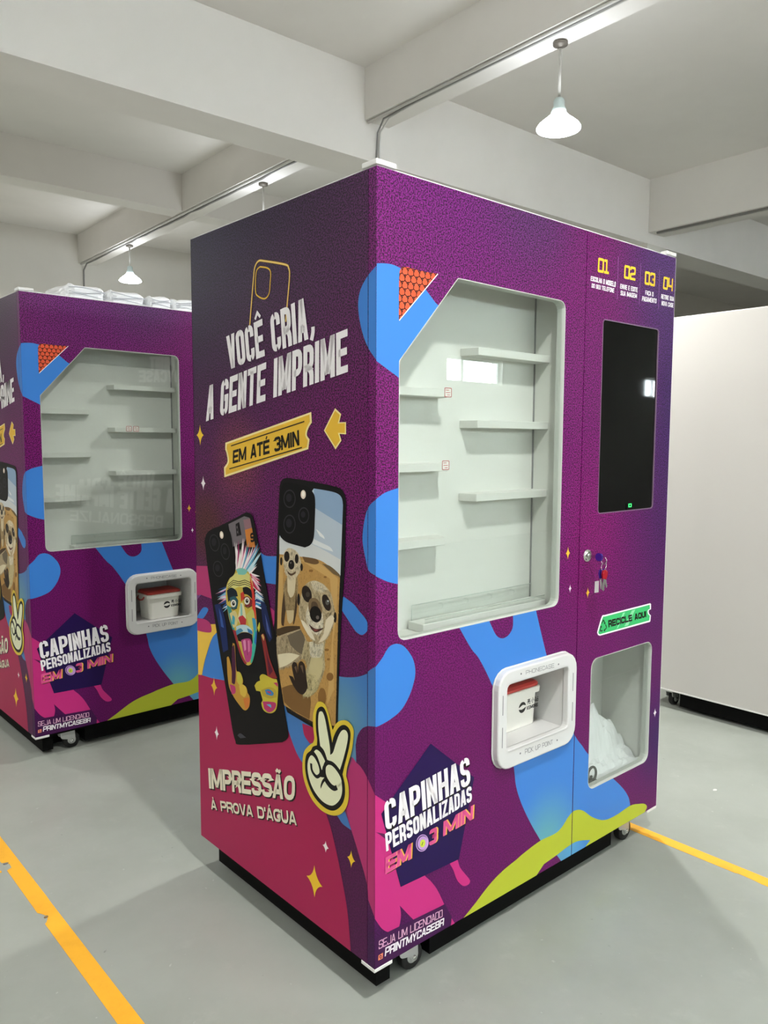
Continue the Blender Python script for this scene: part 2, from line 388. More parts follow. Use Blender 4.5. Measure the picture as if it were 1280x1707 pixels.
def text_polys(quad, txt, sty):
    t, gap, r = STY[sty]
    wd = (math.dist(quad[0],quad[1])+math.dist(quad[3],quad[2]))/2; ht = (math.dist(quad[0],quad[3])+math.dist(quad[1],quad[2]))/2
    asp = abs(wd/ht); lo, hi = .05, 3.0
    def total(w): return sum(glyph(c, w, t, r)[1] for c in txt)+gap*max(w,.2)*.55*(len(txt)-1)
    for _ in range(26):
        mid = (lo+hi)/2
        if total(mid) > asp: hi = mid
        else: lo = mid
    w = lo; x = 0; out = []; tot = total(w); g = gap*max(w,.2)*.55
    for c in txt:
        ps, W = glyph(c, w, t, r)
        for p in ps: out.append([quadmap(quad, (x+a)/tot, b) for a, b in p])
        x += W+g
    return out
LAY = .00022
def on_face(f, p, off):
    if f == 'F': return (p[0], -off, p[1])
    if f == 'S': return (-off, p[0], p[1])
    if f == 'B': return (p[0], .8523+off, p[1])
def flat(name, f, polys, off, m, parent, thick=0):
    b = MB()
    for p in polys: b.add([on_face(f, q, off) for q in p], [tuple(range(len(p)))])
    return b.obj(name, m, parent, recalc=False)
# outlines of the print in 0.1 mm on each face: (kind, face, name, ink, layer, points, ...); F front, S side, B back
ART=[
('poly','F','printed_blob','blue',1,[(8,16514,1),(218,16546),(468,16557),(709,16518),(1097,16451),(1563,16107),(1843,15881,1),(2169,15706,1),(1038,14606,1),(780,13936,1),(653,14075,1),(229,14280),(-55,14420,1)]),
('poly','S','printed_blob','blue',1,[(-73,16501,1),(276,16298),(534,16036),(627,15730),(576,15351),(431,14963),(230,14653),(-58,14367,1)]),
('poly','F','printed_triangle','orange',2,[(1914,16555,1),(1325,16548),(856,16566),(709,16476),(674,16233),(673,15340,1)]),
('line','F','printed_triangle','white',4,[(1914,16555,1),(681,15346,1)],0.0022),
('poly','F','printed_blob','blue',1,[(-31,11273,1),(98,11354),(315,11449),(723,11538,1),(805,10616,1),(739,9259,1),(363,9366),(-25,9549,1)]),
('poly','S','printed_blob','blue',1,[(-96,11342,1),(236,11121),(389,10806),(457,10467),(448,10216),(344,9865),(232,9627),(-104,9533,1)]),
('poly','F','printed_blob','blue',1,[(-21,7396,1),(14,7425),(216,7598),(335,7742),(456,7832),(652,7850),(876,7759),(1080,7553),(1223,7318),(1277,7040),(1215,6765),(1064,6472),(813,6204),(466,6058),(79,5983),(-28,6002,1)]),
('poly','F','printed_blob','bluegreen',1,[(2644,8174,1),(2803,7903,1),(3266,7277),(3622,6894),(4219,5944),(4777,4677),(5091,3584),(5213,2993),(5469,2406),(5898,1698),(6367,1031,1),(6968,356,1),(8206,-189,1),(10532,157,1),(11279,410,1),(11188,709),(11065,934),(10756,1274),(10163,1774),(9381,2395),(8698,2990),(8364,3346),(7972,3767),(7237,4792),(6482,6502),(5951,7867,1),(5928,8008,1),(4915,8042,1),(4944,7782,1),(4925,7552),(4753,7381),(4504,7339),(4255,7463),(4004,7827),(3955,7923,1)]),
('poly','F','printed_wave','lime',2,[(2831,-132,1),(3503,192),(4154,532),(4679,712),(5277,825),(5650,904),(6396,1003),(7062,976),(7416,1062),(7770,1303),(8076,1376),(8491,1242),(9027,854),(9677,542),(10373,475),(11235,528),(11765,424),(12154,301),(12320,142),(12174,-4,1),(11663,-388,1),(8211,-288,1),(8011,-82,1),(8677,-1,1),(8945,133,1),(8258,332),(7733,334),(7195,267),(6580,216,1),(5851,-238,1)]),
('poly','F','printed_blob','bluegreen',3,[(7195,267,1),(7733,334),(8258,332),(8945,133,1),(8543,-35),(8047,-143,1),(7561,-167,1)]),
('poly','F','printed_splash','pink',1,[(-65,4439,1),(10,4338,1),(315,4085,1),(1082,3598,1),(1256,2461,1),(1768,1850,1),(1656,1743),(1888,1483),(2125,1152),(2369,683,1),(1301,693,1),(1105,924),(804,1292,1),(843,1096),(834,912),(754,716),(515,723),(253,911),(20,1255),(-56,1389,1)]),
('poly','F','printed_splash','plum',2,[(2,3439,1),(119,3353),(313,3166,1),(508,3102,1),(508,3197,1),(342,3272,1)]),
('poly','F','printed_splash','pink',2,[(2500,1904,1),(2532,1761),(2687,1505),(2846,1157),(3068,915),(3257,863),(3351,917),(3285,1046),(2965,1445),(2855,1708),(2773,1870,1)]),
('poly','F','printed_banner','darkplum',3,[(-155,804,1),(2399,679,1),(2667,183,1),(2744,-51,1),(-154,50,1)]),
('line','F','printed_edge_line','pink',4,[(1733,-18,1),(2774,-42,1)],0.0025),
('poly','F','printed_splash','pink',4,[(2648,191,1),(2793,-41,1),(2621,-21,1)]),
('poly','F','printed_pentagon','navy',4,[(1813,5121,1),(3452,3769,1),(2898,1714,1),(827,1760,1),(188,3826,1)]),
('text','F','lettering_shadow','ink',5,[(279,4048,1),(3245,4364,1),(3330,3584,1),(344,3306,1)],'CAPINHAS','cond'),
('text','F','lettering','white',6,[(264,4101,1),(3232,4420,1),(3310,3634,1),(329,3351,1)],'CAPINHAS','cond'),
('text','F','lettering','white',6,[(303,3296,1),(3342,3589,1),(3370,3155,1),(347,2837,1)],'PERSONALIZADAS','cond'),
('text','F','lettering_shadow','ink',5,[(381,2682,1),(1241,2745,1),(1222,2340,1),(374,2261,1)],'EM','bold'),
('text','F','lettering_shadow','ink',5,[(1865,2859,1),(2136,2866,1),(2128,2458,1),(1853,2444,1)],'3','bold'),
('text','F','lettering_shadow','ink',5,[(2371,2925,1),(3499,3006,1),(3481,2623,1),(2359,2528,1)],'MIN','bold'),
('text','F','lettering_shadow','gold',6,[(363,2698,1),(1222,2761,1),(1203,2356,1),(356,2277,1)],'EM','bold'),
('text','F','lettering_shadow','gold',6,[(1844,2876,1),(2116,2883,1),(2108,2476,1),(1833,2461,1)],'3','bold'),
('text','F','lettering_shadow','gold',6,[(2350,2942,1),(3476,3024,1),(3458,2641,1),(2338,2546,1)],'MIN','bold'),
('text','F','lettering_shadow','apricot',7,[(339,2700,1),(1196,2763,1),(1178,2359,1),(332,2279,1)],'EM','bold'),
('text','F','lettering_shadow','apricot',7,[(1818,2877,1),(2089,2885,1),(2081,2478,1),(1806,2462,1)],'3','bold'),
('text','F','lettering_shadow','apricot',7,[(2322,2944,1),(3446,3025,1),(3429,2643,1),(2311,2547,1)],'MIN','bold'),
('text','F','lettering','rose',8,[(315,2702,1),(1171,2764,1),(1152,2361,1),(308,2281,1)],'EM','bold'),
('text','F','lettering','rose',8,[(1791,2879,1),(2062,2886,1),(2054,2480,1),(1780,2464,1)],'3','bold'),
('text','F','lettering','rose',8,[(2295,2945,1),(3417,3027,1),(3399,2645,1),(2284,2549,1)],'MIN','bold'),
('poly','F','printed_clock','lilac',6,[(1762,2525),(1729,2462),(1674,2421),(1604,2405),(1528,2416),(1455,2454),(1393,2512),(1350,2585),(1331,2663),(1338,2737),(1370,2799),(1423,2841),(1492,2858),(1568,2848),(1641,2811),(1704,2753),(1748,2679),(1768,2600)]),
('poly','F','printed_clock','navy',7,[(1735,2538),(1706,2482),(1658,2445),(1597,2430),(1530,2440),(1466,2473),(1411,2525),(1374,2589),(1357,2658),(1363,2725),(1392,2780),(1439,2817),(1499,2833),(1566,2824),(1631,2792),(1686,2740),(1724,2675),(1742,2605)]),
('poly','F','printed_clock','lilac',8,[(1736,2540),(1709,2490),(1665,2457),(1608,2444),(1546,2454),(1486,2484),(1435,2532),(1399,2591),(1383,2654),(1389,2714),(1415,2764),(1458,2797),(1515,2810),(1577,2801),(1637,2771),(1688,2724),(1725,2664),(1741,2600)]),
('poly','F','printed_clock','limelight',9,[(1645,2577),(1625,2542),(1590,2522),(1549,2523),(1509,2543),(1478,2579),(1463,2623),(1465,2667),(1485,2702),(1519,2722),(1560,2722),(1600,2702),(1631,2666),(1647,2621)]),
('line','F','printed_clock','ink',10,[(1523,2580,1),(1561,2659,1)],0.002),
('text','F','lettering','softpink',6,[(125,680,1),(2299,579,1),(2302,380,1),(115,467,1)],'SEJA UM LICENCIADO','tech'),
('text','F','lettering','white',6,[(333,414,1),(2368,326,1),(2347,127,1),(308,198,1)],'PRINTMYCASEBR','techbold'),
('poly','F','printed_icon','coral',6,[(111,317,1),(255,326,1),(245,181,1),(101,190,1)]),
('poly','F','printed_icon','darkplum',7,[(219,235),(215,217),(204,206),(187,205),(169,214),(152,230),(141,251),(136,272),(140,290),(152,301),(168,302),(187,293),(204,277),(215,256)]),
('poly','F','printed_icon','coral',8,[(198,244),(196,234),(191,228),(183,227),(173,232),(165,240),(159,251),(157,263),(159,273),(165,279),(173,280),(182,275),(191,267),(196,256)]),
('star','F','printed_star','gold',5,[(7372,9386)],0.0105,0.019),
('star','F','printed_star','white',5,[(7520,8325)],0.007,0.0125),
('star','F','printed_star','gold',5,[(8428,8085)],0.0095,0.017),
('star','F','printed_star','white',5,[(12615,3396)],0.0105,0.0155),
('text','F','lettering','yellow',3,[(8505,17947,1),(9065,17947,1),(9066,17544,1),(8488,17527,1)],'01','digits'),
('text','F','lettering','yellow',3,[(9898,17941,1),(10525,17955,1),(10518,17551,1),(9880,17537,1)],'02','digits'),
('text','F','lettering','yellow',3,[(11067,17926,1),(11679,17938,1),(11672,17521,1),(11060,17516,1)],'03','digits'),
('text','F','lettering','yellow',3,[(12197,17917,1),(12787,17921,1),(12781,17516,1),(12166,17515,1)],'04','digits'),
('text','F','lettering','white',3,[(8157,17370,1),(9453,17375,1),(9441,17221,1),(8145,17237,1)],'ESCOLHA O MODELO','small'),
('text','F','lettering','white',3,[(8213,17168,1),(9383,17175,1),(9371,17043,1),(8200,17050,1)],'DO SEU TELEFONE','small'),
('text','F','lettering','white',3,[(9696,17353,1),(10668,17363,1),(10666,17221,1),(9684,17214,1)],'ENVIE E EDITE','small'),
('text','F','lettering','white',3,[(9728,17159,1),(10637,17173,1),(10634,17037,1),(9715,17020,1)],'SUA IMAGEM','small'),
('text','F','lettering','white',3,[(11126,17342,1),(11605,17345,1),(11603,17205,1),(11112,17209,1)],'FAÇA O','small'),
('text','F','lettering','white',3,[(10952,17143,1),(11810,17161,1),(11797,17019,1),(10929,16992,1)],'PAGAMENTO','small'),
('text','F','lettering','white',3,[(12085,17346,1),(12889,17350,1),(12887,17212,1),(12072,17198,1)],'RETIRE SUA','small'),
('text','F','lettering','white',3,[(12123,17139,1),(12868,17144,1),(12866,17006,1),(12109,16997,1)],'NOVA CASE','small'),
('line','F','printed_divider','mauve',3,[(9543,18117,1),(9550,16879,1)],0.0016),
('line','F','printed_divider','mauve',3,[(10804,18120,1),(10795,16874,1)],0.0016),
('line','F','printed_divider','mauve',3,[(11930,18095,1),(11934,16854,1)],0.0016),
('poly','F','sticker_border','white',2,[(8994,6766,1),(9025,6858),(9224,7239),(9351,7265,1),(12056,7271,1),(12118,7225),(12129,7055,1),(12000,7035),(12018,6931),(12142,6850,1),(12114,6654,1),(12067,6635,1),(9152,6646,1),(9049,6684,1)]),
('poly','F','sticker_face','green',3,[(9060,6773,1),(9097,6847),(9278,7196),(9364,7215,1),(12029,7221,1),(12056,7084,1),(11922,7046),(11942,6933),(12060,6843,1),(12046,6692,1),(9155,6693,1),(9082,6722,1)]),
('poly','F','sticker_shine','palegreen',4,[(10414,7185,1),(10550,7187,1),(10167,6752,1),(10073,6713,1)]),
('poly','F','sticker_shine','palegreen',4,[(10938,7186,1),(11146,7194,1),(10742,6723,1),(10522,6727,1)]),
('text','F','lettering','ink',5,[(9568,7069,1),(11805,7047,1),(11836,6838,1),(9607,6834,1)],'RECICLE AQUI','heavy'),
('line','F','recycling_arrow','ink',5,[(9220,7019,1),(9308,7109,1),(9384,7023,1)],0.0036),
('line','F','recycling_arrow','ink',5,[(9439,6955,1),(9487,6844,1),(9376,6787,1)],0.0036),
('line','F','recycling_arrow','ink',5,[(9283,6787,1),(9160,6807,1),(9189,6935,1)],0.0036),
('poly','F','recycling_arrow','ink',5,[(9344,7006,1),(9440,7035,1),(9408,6960,1)]),
('poly','F','recycling_arrow','ink',5,[(9425,6833,1),(9335,6788,1),(9420,6727,1)]),
('poly','F','recycling_arrow','ink',5,[(9128,6921,1),(9202,6968,1),(9242,6891,1)]),
('poly','S','printed_splash','crimson',1,[(8745,5266,1),(8548,5272,1),(6908,5467),(5364,5552),(3856,5258),(3548,4863),(3165,4368),(2815,4120),(2113,3522,1),(1862,3137,1),(1689,2855),(1445,2276),(1205,1594),(1015,897),(897,-66,1),(945,-883,1),(8990,-1169,1)]),
('poly','S','printed_splash','pinkside',1,[(1011,4946,1),(826,5004,1),(689,4913,1),(508,4853),(286,4675),(-20,4326,1),(-319,4100,1),(-336,875,1),(-10,1313,1),(234,1651,1),(302,2073),(619,2695),(872,3142,1),(1130,3534,1),(1489,3899,1)]),
('poly','S','printed_blob','tealblue',1,[(1479,6914,1),(1341,6884),(1024,6931),(643,7031),(301,7185),(245,7259),(-16,7432),(-84,7456,1),(-91,6010,1),(-22,6001,1),(270,5935,1),(469,5817),(642,5592),(714,5341,1),(689,4913,1),(826,5004,1),(1248,3984,1),(872,3142,1),(1226,3175),(1491,3323),(2113,3522),(2815,4120),(3165,4368),(3548,4863),(3855,5342),(3553,6652,1)]),
('poly','S','printed_splash','crimson',2,[(2907,5258,1),(2819,4968),(2571,4814,1),(2290,4952,1),(2253,5304,1)]),
('poly','S','printed_finger','blue',1,[(1352,8633,1),(1201,8505),(1082,8412),(759,8151),(615,8085),(472,8078),(332,8166),(270,8260),(271,8388),(389,8514),(558,8614),(788,8761),(1170,8888,1)]),
('poly','S','printed_blob','blue',1,[(4901,9561,1),(4823,9548,1),(4553,9493),(4100,9534,1),(3952,9540,1),(3964,8788,1),(4150,8766,1),(4414,8750),(4606,8740,1),(4799,8756,1)]),
('poly','S','printed_splash','pinkside',1,[(4425,8114,1),(4180,8038,1),(4166,7743,1),(4245,7536,1),(4358,7580,1)]),
('poly','S','printed_splash','pinkside',1,[(8557,8724,1),(7679,8825,1),(7430,7826,1),(7594,7836,1),(8267,7858,1),(8497,7672,1),(8598,7644,1)]),
('poly','S','printed_blob','blue',1,[(8593,7792,1),(8252,7856,1),(8507,7670,1),(8599,7619,1)]),
('poly','S','printed_finger','blue',1,[(8569,7083,1),(8209,7425),(7987,7510),(7829,7488),(7846,7401),(8121,7149),(8270,7106,1)]),
('poly','S','printed_blob','yolk',1,[(8634,6701,1),(7691,7032,1),(7266,7116,1),(7135,6885,1),(7321,6850,1),(7635,6574),(7914,6132),(8122,5745),(8285,5314,1),(8690,5221,1)]),
('poly','S','printed_splash','pinkside',2,[(8621,7050,1),(8270,7106),(7928,7122),(7691,7044),(7620,6889),(7700,6778),(8137,6708),(8635,6681,1)]),
('poly','S','printed_blob','blue',2,[(7251,6875,1),(7513,6706),(7661,6521),(7889,6137),(8097,5751),(8275,5312,1),(7699,5352,1),(6677,5498,1),(6652,6370,1)]),
('text','S','lettering','white',6,[(6484,15544,1),(2629,16140,1),(2541,15105,1),(6347,14608,1)],'VOCÊ CRIA','cond'),
('line','S','lettering','white',6,[(2347,15386,1),(2348,15250,1),(2410,15063,1)],0.014),
('text','S','lettering','white',6,[(7596,14208,1),(1000,15202,1),(985,14212,1),(7733,13175,1)],'A GENTE IMPRIME','cond'),
('line','S','phone_outline','gold',3,[(5247,15707),(5137,16339),(5017,16988),(4949,17225),(4770,17349),(4464,17299),(3541,17063),(3374,16948),(3339,16734),(3441,16122),(3523,15631)],0.0055),
('line','S','phone_outline','paleyellow',4,[(5247,15707),(5137,16339),(5017,16988),(4949,17225),(4770,17349),(4464,17299),(3541,17063),(3374,16948),(3339,16734),(3441,16122),(3523,15631)],0.0015),
('line','S','phone_outline','gold',3,[(4701,17191),(4347,17102),(4200,16972),(4225,16707),(4279,16445),(4482,16337),(4788,16432),(4931,16589),(4889,17078),(4701,17191)],0.004),
('poly','S','ticket_border','paleyellow',3,[(6629,12547,1),(2442,13323,1),(2418,13064,1),(2561,12930),(2634,12763),(2518,12648,1),(2574,12406,1),(6718,11546,1),(6734,11833,1),(6526,12003),(6567,12233),(6647,12353,1)]),
('poly','S','ticket_face','gold',4,[(6535,12505,1),(2513,13263,1),(2497,13086,1),(2632,12941),(2697,12753),(2590,12616,1),(2636,12448,1),(6632,11623,1),(6639,11799,1),(6443,11993),(6484,12234),(6563,12384,1)]),
('line','S','ticket_line','ink',5,[(6313,12458,1),(2729,13095,1)],0.003),
('line','S','ticket_line','ink',5,[(6425,11800,1),(2836,12446,1)],0.003),
('text','S','lettering','ink',5,[(6200,12328,1),(2968,12886,1),(2945,12498,1),(6234,11955,1)],'EM ATÉ 3MIN','boldsq'),
('poly','S','printed_arrow','paleyellow',3,[(1926,12863,1),(1482,13389,1),(1248,13244,1),(1321,13052,1),(1065,13053,1),(1065,12767,1),(1313,12778,1),(1241,12619,1),(1469,12407,1)]),
('poly','S','printed_arrow','gold',4,[(1875,12862,1),(1483,13329,1),(1296,13225,1),(1378,13023,1),(1105,13029,1),(1105,12797,1),(1370,12803,1),(1290,12629,1),(1469,12468,1)]),
('star','S','printed_star','yellow',3,[(8123,12770)],0.022,0.031),
('star','S','printed_star','white',3,[(7979,11321)],0.014,0.022),
('star','S','printed_star','gold',3,[(7523,5128)],0.019,0.029),
('star','S','printed_star','white',3,[(7409,3693)],0.013,0.022),
('star','S','printed_star','yellow',3,[(2402,1161)],0.035,0.044),
('star','S','printed_star','white',3,[(1911,2302)],0.013,0.0155),
('star','S','printed_star','yellow',3,[(878,2404)],0.0155,0.022),
('star','S','printed_star','gold',3,[(8626,10410)],0.014,0.02),
('text','S','lettering_shadow','ink',4,[(7911,2375,1),(3185,3706,1),(3223,3000,1),(7864,1735,1)],'IMPRESSÃO','boldsq'),
('text','S','lettering','cream',5,[(7979,2403,1),(3235,3731,1),(3274,3024,1),(7932,1761,1)],'IMPRESSÃO','boldsq'),
('text','S','lettering_shadow','ink',4,[(7806,1409,1),(3186,2723,1),(3140,2359,1),(7747,1112,1)],"À PROVA D'ÁGUA",'boldsq'),
('text','S','lettering','cream',5,[(7874,1427,1),(3226,2745,1),(3180,2380,1),(7815,1129,1)],"À PROVA D'ÁGUA",'boldsq'),
('poly','S','hand_border','yolk2',12,[(2408,5366,1),(2388,5670),(2248,5972),(2077,6064),(1892,6033),(1743,5844),(1645,5601),(1580,5465,1),(1481,5627),(1320,5764),(1097,5852),(910,5838),(771,5727),(762,5549),(832,5166),(1004,4706),(1052,4466,1),(957,4252),(958,3904),(1100,3584),(1358,3354),(1721,3228),(2128,3227),(2512,3392),(2795,3731),(2882,4097),(2824,4488),(2643,4717),(2412,4894,1),(2352,5019),(2375,5183)]),
('poly','S','hand_outline','black',13,[(2270,5256),(2278,5615),(2215,5822),(2077,5932),(1942,5940),(1826,5821),(1727,5578),(1597,5138,1),(1531,5324),(1384,5551),(1224,5689),(1066,5733),(925,5682),(873,5537),(941,5193),(1099,4737),(1188,4461,1),(1099,4224),(1100,3936),(1228,3662),(1488,3431),(1788,3342),(2128,3378),(2440,3526),(2686,3833),(2762,4180),(2698,4483),(2501,4663),(2413,4787),(2238,4878,1),(2227,5056)]),
('poly','S','hand_fill','cream2',14,[(2175,5601),(2140,5758),(2071,5814),(1983,5810),(1893,5678),(1811,5430),(1697,5025),(1681,4800,1),(1565,4899),(1450,5162),(1320,5426),(1186,5577),(1050,5606),(972,5508),(1019,5251),(1162,4839),(1290,4541,1),(1452,4623),(1616,4654),(1798,4627,1),(1865,4743),(1948,4844),(2091,4906,1),(2144,5165),(2176,5389)]),
('poly','S','hand_fill','cream2',14,[(2361,4674,1),(2256,4760),(2085,4738),(1933,4616),(1899,4542),(1991,4396),(2026,4279,1),(2121,4450),(2223,4589)]),
('poly','S','hand_fill','cream2',14,[(2641,4088),(2639,4285),(2574,4446),(2474,4542),(2355,4526),(2224,4428),(2149,4313),(2129,4213),(2157,4140),(2072,4094,1),(1935,4129,1),(1834,4099,1),(1552,4006,1),(1356,4115,1),(1227,4283,1),(1202,4024),(1292,3784),(1521,3556),(1753,3475),(2058,3489),(2369,3638),(2561,3854)]),
('poly','S','hand_fill','cream2',14,[(1867,4321),(1849,4432),(1749,4523),(1583,4539),(1388,4457),(1252,4337),(1227,4201),(1356,4094),(1585,4058),(1751,4127),(1844,4223)]),
('line','S','hand_crease','black',15,[(2487,4323),(2463,4168),(2359,4073),(2227,4052),(2071,4168)],0.009),
('line','S','hand_crease','black',15,[(1885,4103),(1784,4031),(1651,3982),(1519,3986),(1405,4057)],0.012),
('poly','S','hand_crease','black',15,[(1918,4134,1),(1817,4126,1),(1970,3968),(2074,3783,1),(2083,3865),(2021,4015)]),
('line','S','hand_crease','black',15,[(2081,4250),(2003,4244),(1911,4296)],0.012),
('line','S','hand_crease','black',15,[(1901,4246),(1924,4387),(1866,4522),(1748,4612)],0.009),
('text','F','port_lettering','grey',0,[(5266,6352,1),(6546,6316,1),(6551,6194,1),(5269,6239,1)],'PHONECASE','thin'),
('text','F','port_lettering','grey',0,[(5294,4116,1),(6568,4067,1),(6573,3935,1),(5299,3971,1)],'PICK UP POINT','thin'),
('text','B','lettering','white',3,[(10528,10618,1),(5565,10279,1),(5532,9223,1),(10338,9382,1)],'VOCÊ CRIA','cond'),
('text','B','lettering','white',3,[(11730,9518,1),(4319,10074,1),(4284,9003,1),(11614,7986,1)],'A GENTE IMPRIME','cond'),
('text','B','lettering','white',3,[(10991,7831,1),(5092,8541,1),(5072,7909,1),(10892,7072,1)],'PERSONALIZE','cond'),
('text','B','lettering','white',3,[(12035,17890,1),(10301,17763,1),(10280,16921,1),(12016,17028,1)],'PRINT','boldsq'),
('text','B','lettering','white',3,[(12557,17061,1),(9577,16878,1),(9559,16151,1),(12541,16304,1)],'MYCASE','boldsq'),
]
